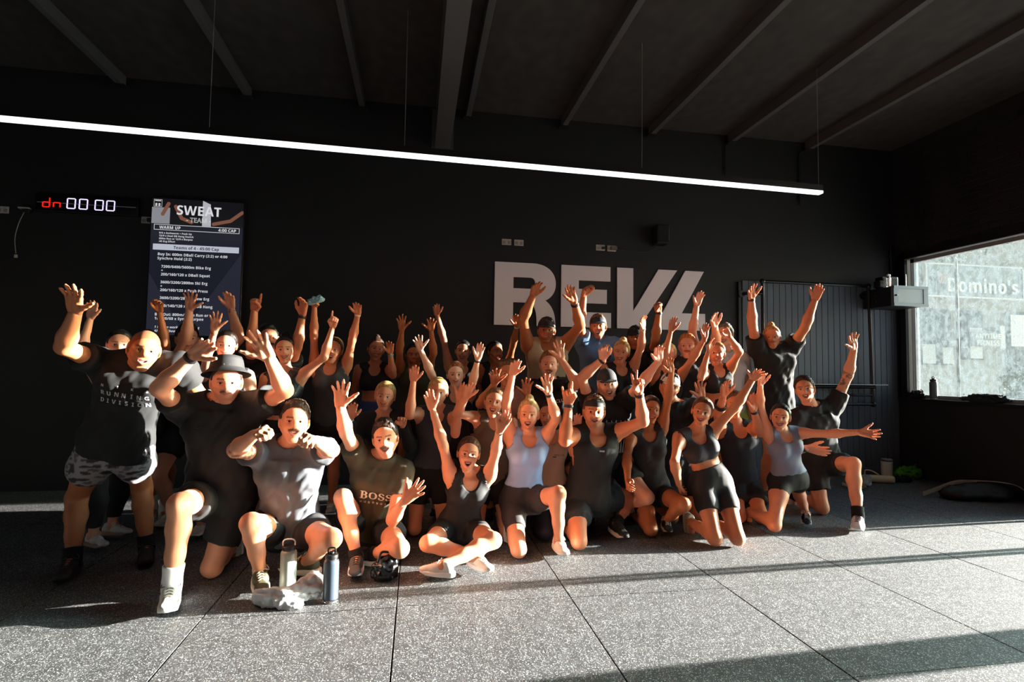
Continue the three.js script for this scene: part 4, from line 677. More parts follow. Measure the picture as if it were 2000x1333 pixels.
function bottle(label, x, y, z, h, r, col, kind, sz = 1) {
  const g = thing('water_bottle', label, 'bottle', x, y, z), b = std(col, 0.38), st = std(0xb8babc, 0.25, { metalness: 0.9 }), lid = std(0x141416, 0.45);
  add('body', lathe([[0.001, 0.016], [r * 0.99, 0.016], [r, 0.022], [r, h * 0.72], [r * 0.94, h * 0.76], [r * 0.78, h * 0.785], [r * 0.78, h * 0.79], [0.001, h * 0.79]]), b, g); add('base_ring', lathe([[0.001, 0], [r * 0.95, 0], [r * 0.99, 0.004], [r * 0.99, 0.016], [0.001, 0.016]]), st, g); add('neck_ring', lathe([[0.001, h * 0.785], [r * 0.76, h * 0.785], [r * 0.76, h * 0.81], [0.001, h * 0.81]]), st, g);
  const ld = add('lid', lathe([[0.001, h * 0.805], [r * 0.82, h * 0.805], [r * 0.84, h * 0.815], [r * 0.84, h * 0.87], [r * 0.8, h * 0.885], [0.001, h * 0.885]]), lid, g);
  if (kind === 'loop') add('carry_loop', tube([v3(-r * 0.7, h * 0.84, 0), v3(-r * 0.72, h * 0.96, 0), v3(-r * 0.5, h, 0), v3(r * 0.5, h, 0), v3(r * 0.72, h * 0.96, 0), v3(r * 0.7, h * 0.84, 0)], r * 0.1, 8, 40, true), std(0xc4c6c4, 0.4), ld);
  else { add('spout', lathe([[0.001, h * 0.88], [r * 0.38, h * 0.88], [r * 0.34, h * 0.93], [0.001, h * 0.94]]), lid, ld); add('carry_loop', tube([v3(-r * 0.45, h * 0.88, 0), v3(-r * 0.42, h * 0.98, 0), v3(0, h, 0), v3(r * 0.42, h * 0.98, 0), v3(r * 0.45, h * 0.88, 0)], r * 0.11, 8, 30, true), lid, ld); }
  return g;
}
bottle('dark grey bottle with spout lid on the window sill', XR + 0.02, 1.03, 0.52, 0.29, 0.044, 0x55595e, 'spout');
clothLump('folded_jacket', 'dark folded towel lying on the window sill', 0x24272c, XR + 0.0, 1.03, 1.17, 0.07, 0.1, 0.3, 3, 2);
clothLump('crumpled_cloth', 'small dark cloth in the corner of the window sill', 0x17181b, XR + 0.0, 1.03, 0.3, 0.06, 0.11, 0.11, 8, 0, 'cloth');
bottle('navy bottle with spout lid standing in front of the seated group', -0.452, 0, 3.18, 0.30, 0.043, 0x3d4856, 'spout');
bottle('sage grey bottle with pale carry loop standing behind the white towel', -0.733, 0, 2.95, 0.285, 0.047, 0x848c88, 'loop');
{ // twisted roll of towel, thick at the left end, folded up at the right
  const f = new Field([-0.2, -0.02, -0.13], [0.22, 0.2, 0.13], 0.006, 0.006);
  f.cone(v3(-0.135, 0.045, 0.02), v3(0.0, 0.05, 0.045), 0.045, 0.05); f.cone(v3(0.0, 0.05, 0.045), v3(0.09, 0.055, 0.02), 0.048, 0.04); f.cone(v3(0.05, 0.05, 0.0), v3(0.13, 0.1, -0.04), 0.045, 0.05); f.cone(v3(0.13, 0.1, -0.04), v3(0.16, 0.06, 0.02), 0.042, 0.03); f.cone(v3(-0.1, 0.02, 0.06), v3(0.08, 0.015, 0.085), 0.022, 0.024); f.cone(v3(0.0, 0.015, 0.08), v3(0.05, 0.012, 0.1), 0.02, 0.016);
  f.close().mod((d, x, y, z) => { const a = Math.atan2(y - 0.05, z - 0.03), tw = Math.sin(a * 5 + x * 26 + 2 * noise3(x * 9, y * 9, z * 9)); return Math.max(d + 0.0055 * tw + 0.006 * noise3(x * 22, y * 30, z * 30) + 0.0022 * noise3(x * 80, y * 80, z * 80), -y); });
  tag(add('white_towel', toGeo([flipCheck(f.mesh())], v3(0, 0, 0)), std(0xb9bcbe, 1.0)), 'crumpled white towel on the floor between the two bottles', 'towel').position.set(-0.69, 0, 3.16);
}
{ const g = thing('tumbler', 'white insulated tumbler with straw on the floor by the wall', 'tumbler', 6.05, 0, 0.26); add('body', lathe([[0.001, 0], [0.058, 0], [0.062, 0.01], [0.066, 0.2], [0.066, 0.22], [0.001, 0.22]]), std(0xd9d4cc, 0.4), g); add('rim', lathe([[0.001, 0.215], [0.067, 0.215], [0.067, 0.235], [0.001, 0.235]]), std(0x8a8a8a, 0.3, { metalness: 0.8 }), g); add('lid', lathe([[0.001, 0.235], [0.06, 0.235], [0.06, 0.245], [0.001, 0.245]]), std(0xb8b4ae, 0.4), g); add('straw', new THREE.CylinderGeometry(0.005, 0.005, 0.1, 8).translate(0.02, 0.29, 0), std(0x2a2a2c), g); }
clothLump('green_cloth', 'bright green crumpled shirt on the floor by the window wall', 0x4f9a24, 6.30, 0, 0.33, 0.17, 0.16, 0.12, 11, 0, 'shirt'); clothLump('black_cloth', 'black cloth under the white tumbler on the floor', 0x0e0e10, 6.02, 0, 0.5, 0.13, 0.07, 0.1, 21, 0, 'cloth');
{ const g = thing('lying_bottle', 'cream bottle with carry handle lying on its side by the wall', 'bottle', 5.55, 0.048, 0.5); g.rotation.y = -0.38; add('body', lathe([[0.001, 0], [0.044, 0], [0.047, 0.01], [0.047, 0.25], [0.04, 0.28], [0.001, 0.28]]).rotateZ(-Math.PI / 2), std(0xd8c4a2, 0.5), g); add('cap', lathe([[0.001, 0], [0.044, 0], [0.044, -0.05], [0.03, -0.06], [0.001, -0.06]]).rotateZ(-Math.PI / 2), std(0xcdb892, 0.5), g); add('carry_loop', tube([v3(-0.04, 0.04, 0), v3(-0.03, 0.1, 0), v3(0.05, 0.09, 0), v3(0.12, 0.045, 0)], 0.008, 8, 24, true), std(0xc8b28c, 0.5), g); add('end_disc', lathe([[0.001, 0.2795], [0.04, 0.2805], [0.001, 0.282]]).rotateZ(-Math.PI / 2), std(0xe8e4dc, 0.5), g); }
function spareShoe(label, x, z, ry, c) { const g = thing('sneaker', label, 'shoe', x, 0, z); g.rotation.y = ry; add('upper', shoeGeo('upper'), cloth(c[0], 0.75), g); add('sole', shoeGeo('sole'), cloth(c[1], 0.6), g); add('laces', laceGeo(), cloth(c[1], 0.8), g); }
spareShoe('pale grey sneaker lying beside the cream bottle', 5.42, 0.62, -0.9, [0x9aa09c, 0xb8bcb8]); spareShoe('brown sneaker beside the kneeling man near the panelling', 5.1, 0.72, 0.2, [0x7a6248, 0xc8c0b0]); spareShoe('black and white sneaker on the floor under the panelling', 4.35, 0.62, 0.9, [0x121215, 0xcfcfd2]); spareShoe('all black sneaker on the floor under the panelling', 4.1, 0.78, -0.6, [0x0f0f12, 0x1a1a1e]);
{ // black duffel bag with a broad strap
  const g = thing('gym_bag', 'black gym bag with pale strap lying by the window wall', 'bag', 6.05, 0, 1.45);
  const f = new Field([-0.5, -0.03, -0.32], [0.4, 0.3, 0.32], 0.014, 0.015); f.ell(v3(0.05, 0.08, 0), [0.3, 0.1, 0.2]); f.ell(v3(-0.2, 0.06, -0.05), [0.2, 0.08, 0.17]); f.close().mod((d, x, y, z) => Math.max(d + 0.012 * noise3(x * 7, y * 9, z * 7), -y)); add('body', toGeo([flipCheck(f.mesh())], v3(0, 0, 0)), std(0x111114, 0.6), g);
  const st = (p, w, c) => { const cu = new THREE.CatmullRomCurve3(p), sh = new THREE.Shape(); sh.moveTo(-0.003, -w); sh.lineTo(0.003, -w); sh.lineTo(0.003, w); sh.lineTo(-0.003, w); return add('strap', new THREE.ExtrudeGeometry(sh, { steps: 30, extrudePath: cu, bevelEnabled: false }), c, g); };
  st([v3(-0.62, 0.05, -0.1), v3(-0.4, 0.1, -0.12), v3(-0.2, 0.165, -0.1), v3(0.02, 0.175, -0.05)], 0.022, std(0x8a7464, 0.7)); st([v3(0.02, 0.19, -0.05), v3(0.15, 0.2, 0.08), v3(0.3, 0.165, 0.16), v3(0.36, 0.06, 0.24)], 0.02, std(0x9a9088, 0.7));
}
{ const g = thing('shoe_bag', 'black glossy pouch with white logo marks beside the olive-shirted man', 'bag', -0.17, 0, 2.9); const f = new Field([-0.14, -0.02, -0.12], [0.14, 0.2, 0.12], 0.008, 0.01); f.ell(v3(0, 0.06, 0), [0.085, 0.075, 0.07]); f.ell(v3(0.03, 0.1, -0.02), [0.05, 0.05, 0.05]); f.close().mod((d, x, y, z) => Math.max(d + 0.01 * noise3(x * 18, y * 18, z * 18), -y)); add('body', toGeo([flipCheck(f.mesh())], v3(0, 0, 0)), std(0x0b0b0d, 0.22), g); add('handle', tube([v3(-0.04, 0.12, 0.02), v3(-0.02, 0.17, 0), v3(0.04, 0.16, -0.02)], 0.008, 8, 20, true), std(0x14201c, 0.3), g); }
// ---------------------------------------------------------------- outside the window
{
  struct(add('ground_outside', b2(XR + 0.25, 60, -0.5, -0.12, -30, 30), std(0x8a8a86, 0.9)));
  const fac = thing('shop_building', 'pale shop building across the car park beyond the window', 'building', 0, 0, 0);
  add('wall', b2(9, 30, -0.2, 6.6, -9.6, -9.25), std(0xb4b4ae, 0.9), fac); add('roof', b2(8.8, 30.2, 6.6, 6.8, -9.8, -8.6), std(0x8a8a88, 0.8), fac);
  for (const [x0, x1, y0, y1] of [[12.2, 13.6, 0.6, 3.4], [14, 15.4, 0.6, 3.4], [16.6, 17.9, 1.7, 3.6], [18.3, 19.2, 1.9, 3.6], [20.2, 22.4, 0.5, 3.6]]) { const w = add('window', b2(x0, x1, y0, y1, -9.25, -9.2), std(0x50565a, 0.2), fac); add('pane', b2(x0 + 0.06, x1 - 0.06, y0 + 0.06, y1 - 0.06, -9.2, -9.18), std(0x6c7478, 0.08), w); }
  for (const [x0, x1, y0, y1, c] of [[16.7, 17.2, 1.75, 2.4, 0xd8dcdc], [17.5, 17.9, 1.75, 2.3, 0xd8dcdc], [18.6, 19.1, 1.95, 3.0, 0xe0e4e4], [20.3, 22.0, 2.4, 3.5, 0xeceeee], [19.85, 20.05, 2.3, 3.1, 0xe8eaea]]) add('poster', b2(x0, x1, y0, y1, -9.17, -9.15), std(c, 0.5), fac);
  const sg = thing('shop_sign', 'long grey shop sign board with white lettering beyond the window', 'sign', 18.72, 4.57, -9.0); add('board', bx(3.95, 1.1, 0.1, 0, 0, -0.06), std(0x7d888e, 0.5), sg); add('frame', merge([bx(3.98, 0.05, 0.12, 0, 0.55, -0.05), bx(3.98, 0.05, 0.12, 0, -0.55, -0.05), bx(0.05, 1.1, 0.12, -1.97, 0, -0.05), bx(0.05, 1.1, 0.12, 1.97, 0, -0.05)]), std(0xe8eaec, 0.4), sg); add('emblem', bx(0.34, 0.34, 0.03, -1.35, 0.05, 0.01).rotateZ(0), std(0xa88a86, 0.5), sg).rotation.z = 0.0;
  const font = await new FontLoader().loadAsync('fonts/droid/droid_sans_bold.typeface.json');
  const tx = (t, s, d = 0.03) => { const g = new TextGeometry(t, { font, size: s, depth: d, curveSegments: 5 }); g.computeBoundingBox(); const b = g.boundingBox; return g.translate(-(b.max.x + b.min.x) / 2, -(b.max.y + b.min.y) / 2, 0); };
  add('lettering', tx("Domino's", 0.47), std(0xf4f6f6, 0.5), sg).position.set(0.28, -0.14, 0);
  const s2 = thing('gym_sign', 'small two-line white lettering sign low on the shop wall', 'sign', 19.1, 2.6, -8.98); add('backing', bx(1.2, 0.5, 0.04, 0, 0, -0.05), std(0x9a9e9e, 0.6), s2); add('lettering', tx('ANYTIME', 0.17), std(0xf8f8f8, 0.5), s2).position.set(0, 0.11, 0); add('lettering', tx('FITNESS', 0.17), std(0xf8f8f8, 0.5), s2).position.set(0, -0.12, 0);
  // shrubs and a street tree: leaf clumps
  const leaf = [std(0x4c5a34, 0.8), std(0x5a683e, 0.8), std(0x3e4a2c, 0.8)];
  const lg = new THREE.PlaneGeometry(0.09, 0.05);
  function bush(name, label, x, y, z, rx, ry, n, trunk) {
    const g = thing(name, label, trunk ? 'tree' : 'shrub', x, 0, z), gs = [], M = new THREE.Matrix4(), E = new THREE.Euler();
    for (let i = 0; i < n; i++) { const u = rnd() * 6.283, w = Math.acos(2 * rnd() - 1), r = 0.55 + 0.5 * rnd(); gs.push(lg.clone().applyMatrix4(M.makeRotationFromEuler(E.set(rnd() * 6, rnd() * 6, rnd() * 6)).setPosition(Math.sin(w) * Math.cos(u) * rx * r, y + Math.cos(w) * ry * r, Math.sin(w) * Math.sin(u) * rx * r))); }
    const m = add('foliage', merge(gs), leaf[Math.floor(rnd() * 3)], g); m.material.side = THREE.DoubleSide; add('stem', tube([v3(0, -0.15, 0), v3(0.05, y * 0.5, 0), v3(0, y, 0.03)], trunk ? 0.04 : 0.035, 7, 8, true), std(0x2e2a26, 0.9), g);
  }
  bush('shrub', 'rounded shrub in front of the shop left of the tree trunk', 14.9, 1.0, -4.2, 0.6, 0.6, 700); bush('shrub', 'rounded shrub under the two-line sign outside', 18.6, 1.1, -7.4, 0.7, 0.8, 800); bush('shrub', 'small shrub near the corner of the window view', 12.6, 0.8, -6.5, 0.6, 0.6, 600);
  bush('street_tree', 'leafy street tree in front of the shop sign outside', 15.8, 5.7, -7.2, 1.5, 0.9, 1600, true);
  const br = thing('white_rail', 'white low railing by the car park outside', 'railing', 15.2, 0, -3.2); add('top_rail', b2(-0.6, 2, 0.78, 0.86, -0.03, 0.03), std(0xe8e8e8), br); add('post', b2(-0.6, -0.52, -0.12, 0.8, -0.03, 0.03), std(0xe8e8e8), br); add('post', b2(1.92, 2, -0.12, 0.8, -0.03, 0.03), std(0xe8e8e8), br);
  tag(add('kerb', b2(10, 24, -0.13, 0.03, -5.4, -5.1, 0.02), std(0xc8c8c4, 0.8)), 'pale concrete kerb along the planting strip outside', 'kerb');
}
// what is printed on the shirts
const txt = (x, s, f, px, py) => { x.font = f; x.fillText(s, px, py); };
const PR_RUN = { t: 0.70, u: 0.03, w: 0.30, h: 0.15, a: 0.12, c: 0xb4b6ba, draw: (x, W, H) => { const sp = (s, y, f) => { x.font = f; [...s].forEach((ch, i) => x.fillText(ch, W * (0.1 + 0.8 * i / (s.length - 1)), y)); }; sp('N I K E', H * 0.2, 'bold 38px sans-serif'); sp('RUNNING', H * 0.5, 'bold 62px sans-serif'); sp('DIVISION', H * 0.82, 'bold 62px sans-serif'); } };
const PR_SMALL = { t: 0.86, u: -0.07, w: 0.05, h: 0.025, c: 0x3a3c40, draw: (x, W, H) => { x.beginPath(); x.moveTo(40, 120); x.quadraticCurveTo(90, 260, 480, 60); x.quadraticCurveTo(140, 190, 40, 120); x.fill(); } };
const PR_BOSS = { t: 0.64, u: 0.02, w: 0.24, h: 0.12, a: 0, c: 0xb8b4ac, draw: (x, W, H) => { txt(x, 'BOSS', 'bold 178px serif', W / 2, H * 0.36); x.font = 'bold 46px sans-serif'; [...'HUGOBOSS'].forEach((c, i) => x.fillText(c, W * (0.1 + 0.8 * i / 7), H * 0.85)); } };
const PR_TINY = { t: 0.82, u: 0.02, w: 0.05, h: 0.02, c: 0xc8c8c8, draw: (x, W, H) => txt(x, 'WHSS', 'bold 150px sans-serif', W / 2, H / 2) };
const PR_REC = { t: 0.66, u: 0.05, w: 0.11, h: 0.05, c: 0x3a3430, draw: (x, W, H) => { txt(x, 'very Lea', '110px sans-serif', W / 2, H * 0.35); x.fillRect(20, H * 0.66, 130, 40); } };
const PR_CLUB = { t: 0.74, u: 0.03, w: 0.2, h: 0.09, a: 0.2, c: 0xd8d8d8, draw: (x, W, H) => { txt(x, 'RUN CLUB', 'bold 100px sans-serif', W / 2, H * 0.4); } };
const PR_TRUE = { t: 0.78, u: 0.02, w: 0.16, h: 0.1, c: 0x20242c, draw: (x, W, H) => { txt(x, 'True', 'italic bold 170px serif', W / 2, H * 0.45); x.fillRect(120, H * 0.75, 300, 36); } };
const PR_LINES = { t: 0.45, u: 0.04, w: 0.26, h: 0.3, c: 0xdadada, draw: (x, W, H) => { x.lineWidth = 9; for (let i = 0; i < 16; i++) { x.beginPath(); x.moveTo(60 + i * 27, 20 + (i % 3) * 40); x.quadraticCurveTo(40 + i * 30 + (i % 2) * 50, H / 2, 90 + i * 22, H - 30); x.stroke(); } } };
const crowd = {};
crowd.A1 = person("man in black running t-shirt and camouflage shorts standing with feet wide apart", {near:1,b:1.06,s:"#ab6a46",hair:["buzz","#2a2019"],brow:"#1d140e",m:1,hd:[4,-4,9],stub:0.25,pl:["spread",[0,0,1]],pr:["relax",[0,0,-1]],top:{k:"tee",c:"#0e1013",pr:[PR_RUN]},bot:{k:"shorts",c:"#8a8284",camo:["#8d8486","#2c2a2e","#55505a"],len:0.5},shoe:["#0e0e10","#1a1a1c","#3a3a3e"],sock:["#0c0c0e",0.2],h:1.82},
  [-1.853,0.815,2.65,-1.694,1.333,2.75,-1.618,1.411,2.87,-1.947,0.795,2.65,-1.758,0.795,2.65,-1.922,1.339,2.75,-1.941,1.418,3.052,-1.811,1.6,3.203,-1.772,1.75,3.315,-1.467,1.328,2.75,-1.417,1.121,2.52,-1.452,0.86,2.463,-1.478,0.68,2.405,-2.164,0.458,2.44,-2.105,0.09,2.561,-2.049,0.03,2.851,-1.832,0.499,2.326,-1.774,0.09,2.345,-1.671,0.03,2.592]);
crowd.A2 = person("dark-haired woman in black leggings and white sneakers behind the camouflage shorts", {s:"#d59a80",hair:["tied","#17110f"],m:0,pl:["open",[0,0,1]],top:{k:"tank",c:"#101114",lo:0.011},bot:{k:"tights",c:"#0d0d10",len:1.8},shoe:["#c9cac8","#8a7660","#d8d8d8"],h:1.6,f:1},
  [-2.215,0.772,1.9,-2.215,1.228,1.9,-2.204,1.466,1.94,-2.298,0.752,1.9,-2.132,0.752,1.9,-2.355,1.226,1.9,-2.371,1.405,2.109,-2.322,1.656,2.102,-2.272,1.807,2.154,-2.076,1.229,1.9,-2.016,0.962,1.87,-2.006,0.737,1.94,-2.006,0.569,1.96,-2.204,0.466,2.133,-2.251,0.09,2.057,-2.118,0.03,2.145,-2.252,0.421,1.724,-2.259,0.09,1.801,-2.172,0.03,1.816]);
crowd.A3 = person("person in black top and striped white socks mostly hidden behind the man in camouflage shorts", {s:"#ab6a46",hair:["short","#1c1512"],m:0,pr:["relax",[0,0,1]],top:{k:"tank",c:"#101114",lo:0.011},bot:{k:"tights",c:"#101114",len:0.55},shoe:["#9a9a9c","#d0d0d0"],sock:["#d8d8d8",0.35],h:1.62,f:1},
  [-2.167,0.811,1.55,-2.167,1.273,1.55,-2.175,1.481,1.59,-2.252,0.791,1.55,-2.083,0.791,1.55,-2.312,1.254,1.55,-2.372,0.984,1.52,-2.382,0.756,1.59,-2.382,0.586,1.61,-2.023,1.292,1.55,-1.979,1.496,1.734,-2.012,1.745,1.77,-1.994,1.888,1.861,-2.241,0.452,1.346,-2.159,0.09,1.361,-2.045,0.03,1.685,-2.043,0.435,1.392,-2.05,0.09,1.423,-1.954,0.03,1.71]);
crowd.A4 = person("man in black t-shirt with both arms up in front of the workout screen", {s:"#d59a80",hair:["short","#241a14"],m:0,hd:[8,0,0],pl:["spread",[0,0,1]],pr:["open",[0,0,1]],top:{k:"tee",c:"#101114"},bot:{k:"shorts",c:"#101114"},shoe:["#d8d6d2","#e6e4e0"],tat:[["fr",0.9,0.01]],h:1.72},
  [-1.827,0.834,1.5,-1.827,1.325,1.5,-1.893,1.541,1.54,-1.917,0.814,1.5,-1.738,0.814,1.5,-2.006,1.317,1.5,-1.865,1.545,1.626,-1.812,1.772,1.729,-1.773,1.928,1.811,-1.649,1.332,1.5,-1.475,1.557,1.581,-1.535,1.81,1.625,-1.524,1.948,1.74,-2.006,0.45,1.674,-1.977,0.085,1.45,-2.027,0.025,1.65,-1.648,0.45,1.674,-1.678,0.085,1.45,-1.628,0.025,1.65]);
crowd.A5 = person("woman in dark tank with pulled-back hair behind the man in the bucket hat", {s:"#d59a80",hair:["tied","#241812"],m:0,hd:[-4,-4,4],pl:["spread",[0,0,1]],top:{k:"tank",c:"#2a2930",lo:0.011},bot:{k:"tights",c:"#101114"},shoe:["#d8d6d2","#e6e4e0"],watch:[["l","#b04a12",0.05]],h:1.6,f:1},
  [-1.472,0.792,1.85,-1.472,1.248,1.85,-1.477,1.484,1.89,-1.555,0.772,1.85,-1.389,0.772,1.85,-1.626,1.246,1.85,-1.55,1.403,2.063,-1.461,1.581,2.191,-1.446,1.748,2.203,-1.318,1.25,1.85,-1.258,0.983,1.82,-1.248,0.758,1.89,-1.248,0.59,1.91,-1.639,0.428,2.002,-1.615,0.085,1.8,-1.665,0.025,2.0,-1.306,0.428,2.002,-1.329,0.085,1.8,-1.279,0.025,2.0]);
crowd.A6 = person("moustached man in black bucket hat and black t-shirt kneeling on one knee", {near:1,b:1.05,s:"#cf8f70",hair:["crop","#2a1c14"],brow:"#2a1c14",beard:["beard","#5a3c22"],stub:0.25,m:0,hat:["bucket","#121316"],pl:["open",[0.55,0.2,0.8]],pr:["spread",[-0.1,0,1]],top:{k:"tee",c:"#15171a",pr:[PR_SMALL]},bot:{k:"shorts",c:"#121316",len:0.62},shoe:["#dcd8d0","#e8e4dc","#7a6a6e"],sock:["#e6e6e6",0.28],watch:[["l","#101012"]],h:1.84,footUp:{r:[0.0,0.35,1.0]}},
  [-1.2,0.51,2.72,-1.166,1.083,2.9,-1.108,1.223,3.0,-1.295,0.49,2.72,-1.104,0.49,2.72,-1.391,1.076,2.9,-1.387,1.197,3.192,-1.199,1.379,3.268,-1.054,1.472,3.356,-0.942,1.09,2.9,-0.748,1.189,3.13,-0.788,1.368,3.33,-0.863,1.527,3.411,-1.269,0.563,3.155,-1.302,0.1,3.133,-1.242,0.04,3.35,-1.233,0.07,2.727,-1.233,0.095,2.305,-1.233,-0.005,2.335]);
crowd.A7 = person("moustached man in grey t-shirt squatting with both fists raised by his face", {near:1,s:"#cf8f70",hair:["short","#33261c"],brow:"#33261c",beard:["moustache","#4a3220"],m:1,hd:[2,6,4],pl:["grip",[0.2,-0.75,-0.5]],pr:["grip",[-0.2,-0.75,-0.5]],top:{k:"tee",c:"#4d5158"},bot:{k:"shorts",c:"#15161a",len:0.4},shoe:["#4a4630","#cfc6b4","#cbbd9c"],tat:[["ul",0.7,0.03],["fl",0.15,0.03]],h:1.8},
  [-0.798,0.276,2.64,-0.756,0.805,2.92,-0.718,0.993,3.0,-0.891,0.256,2.64,-0.704,0.256,2.64,-0.926,0.8,2.92,-0.976,0.863,3.219,-0.828,0.97,3.413,-0.729,1.023,3.565,-0.587,0.809,2.92,-0.468,0.855,3.202,-0.514,0.94,3.45,-0.54,0.999,3.628,-0.918,0.429,3.085,-0.894,0.1,2.943,-0.856,0.04,3.055,-0.472,0.317,3.057,-0.653,0.1,2.799,-0.751,0.06,2.763]);
crowd.A8 = person("moustached man in black t-shirt at the back pointing one finger up", {s:"#c07c5c",hair:["short","#17120f"],beard:["moustache","#17120f"],m:1,hd:[6,2,-8],pl:["point",[0,0,1]],pr:["relax",[-0.5,0,1]],top:{k:"tee",c:"#101114"},bot:{k:"shorts",c:"#101114"},shoe:["#d8d6d2","#e6e4e0"],watch:[["r","#101012"]],h:1.72},
  [-1.251,0.83,1.45,-1.251,1.32,1.45,-1.267,1.558,1.49,-1.341,0.81,1.45,-1.162,0.81,1.45,-1.411,1.318,1.45,-1.353,1.513,1.665,-1.334,1.787,1.686,-1.292,1.946,1.76,-1.091,1.323,1.45,-0.992,1.487,1.675,-0.954,1.758,1.694,-0.933,1.937,1.714,-1.431,0.448,1.627,-1.401,0.085,1.4,-1.451,0.025,1.6,-1.071,0.448,1.627,-1.102,0.085,1.4,-1.052,0.025,1.6]);
crowd.A9 = person("woman in dark crop tank with hair in a bun pointing up and sideways", {s:"#cf8f70",hair:["bun","#211712"],m:1,hd:[-6,2,-4],pr:["point",[0,0,1]],top:{k:"crop",c:"#22242a",lo:0.009,ro:0.5,hem:0.32},bot:{k:"tights",c:"#101114"},shoe:["#d8d6d2","#e6e4e0"],h:1.62,f:1},
  [-1.094,0.775,1.65,-1.094,1.237,1.65,-1.081,1.459,1.69,-1.178,0.755,1.65,-1.009,0.755,1.65,-1.231,1.227,1.65,-1.291,0.956,1.62,-1.301,0.729,1.69,-1.301,0.559,1.71,-0.956,1.247,1.65,-0.759,1.412,1.757,-0.697,1.663,1.766,-0.659,1.817,1.828,-1.268,0.42,1.825,-1.238,0.085,1.6,-1.288,0.025,1.8,-0.919,0.42,1.825,-0.949,0.085,1.6,-0.899,0.025,1.8]);
crowd.A10 = person("laughing woman in grey loose tank holding up a pale blue face mask", {s:"#c07c5c",hair:["tied","#5a4028"],m:2,hd:[-10,4,8],pl:["grip",[0,0,1]],pr:["open",[0,0,1]],top:{k:"tank",c:"#3a3c40",lo:0.011},bot:{k:"tights",c:"#101114",len:0.45},shoe:["#d8d6d2","#e6e4e0"],watch:[["r","#c8b8a0",0.04]],h:1.62,f:1},
  [-0.758,0.851,1.4,-0.758,1.323,1.4,-0.733,1.473,1.44,-0.842,0.831,1.4,-0.674,0.831,1.4,-0.893,1.307,1.4,-0.906,1.607,1.419,-0.905,1.864,1.447,-0.879,1.98,1.568,-0.623,1.34,1.4,-0.562,1.572,1.542,-0.512,1.791,1.628,-0.511,1.909,1.75,-0.933,0.48,1.239,-0.93,0.09,1.329,-0.915,0.03,1.442,-0.722,0.46,1.276,-0.731,0.09,1.259,-0.729,0.03,1.431]);
crowd.A11 = person("woman in black sports bra and blue leggings waving one hand with a grey watch", {s:"#c07c5c",hair:["bun","#3a281c"],m:1,hd:[8,6,6],pr:["open",[0,0,1]],top:{k:"bra",c:"#101114",lo:0.009},bot:{k:"tights",c:"#33497e",len:1.9,wa:0.34},shoe:["#d8d6d2","#e6e4e0"],watch:[["r","#8a8c90",0.08]],h:1.63,f:1},
  [-0.403,0.855,1.0,-0.403,1.319,1.0,-0.396,1.498,1.04,-0.488,0.835,1.0,-0.318,0.835,1.0,-0.548,1.312,1.0,-0.608,1.04,0.97,-0.618,0.811,1.04,-0.618,0.64,1.06,-0.257,1.326,1.0,-0.219,1.26,1.27,-0.242,1.466,1.393,-0.245,1.601,1.499,-0.529,0.46,1.124,-0.518,0.085,0.98,-0.568,0.025,1.18,-0.276,0.46,1.124,-0.288,0.085,0.98,-0.238,0.025,1.18]);
crowd.A12 = person("blonde woman in black long-sleeved scoop-neck top behind the olive t-shirt", {s:"#cf8f70",hair:["back","#b08c58"],brow:"#6a5030",m:0,hd:[-6,0,4],pl:["open",[0,0,1]],pr:["relax",[0,0,1]],top:{k:"long",c:"#101216",lo:0.009,sc:0.08},bot:{k:"tights",c:"#101114"},shoe:["#17171a","#202024"],watch:[["l","#9a9a9c",0.05]],h:1.62,f:1,footUp:{l:[0.0,0.3,1.0],r:[0.0,0.3,1.0]}},
  [-0.258,0.457,1.95,-0.258,0.919,1.95,-0.245,1.097,1.99,-0.342,0.437,1.95,-0.173,0.437,1.95,-0.402,0.907,1.95,-0.461,0.733,2.16,-0.478,0.951,2.259,-0.446,1.106,2.322,-0.113,0.931,1.95,-0.041,0.724,2.122,-0.096,0.905,2.269,-0.096,1.015,2.399,-0.372,0.065,2.088,-0.372,0.095,1.711,-0.372,-0.005,1.741,-0.143,0.065,2.088,-0.143,0.095,1.711,-0.143,-0.005,1.741]);
crowd.A13 = person("man in olive green t-shirt sitting with one knee up and an arm raised", {near:1,s:"#cf8f70",hair:["quiff","#2a1c14"],brow:"#2a1c14",beard:["moustache","#54402c"],m:1,hd:[-6,2,-8],pl:["spread",[0,0,1]],pr:["spread",[-0.3,0.4,0.8]],top:{k:"tee",c:"#3d3726",lo:0.014,pr:[PR_BOSS]},bot:{k:"shorts",c:"#14151a",len:0.45},shoe:["#4a4a4c","#e0e0e0","#202022"],sock:["#101014",0.14],h:1.74},
  [-0.299,0.206,2.4,-0.23,0.67,2.6,-0.197,0.845,2.66,-0.389,0.186,2.4,-0.208,0.186,2.4,-0.383,0.721,2.6,-0.437,0.91,2.826,-0.452,1.087,3.013,-0.444,1.262,3.064,-0.076,0.619,2.6,-0.137,0.313,2.685,-0.061,0.477,2.869,0.075,0.597,2.887,-0.458,0.476,2.707,-0.353,0.1,2.763,-0.344,0.04,3.033,-0.075,0.19,2.897,-0.254,0.09,2.666,-0.341,0.05,2.616]);
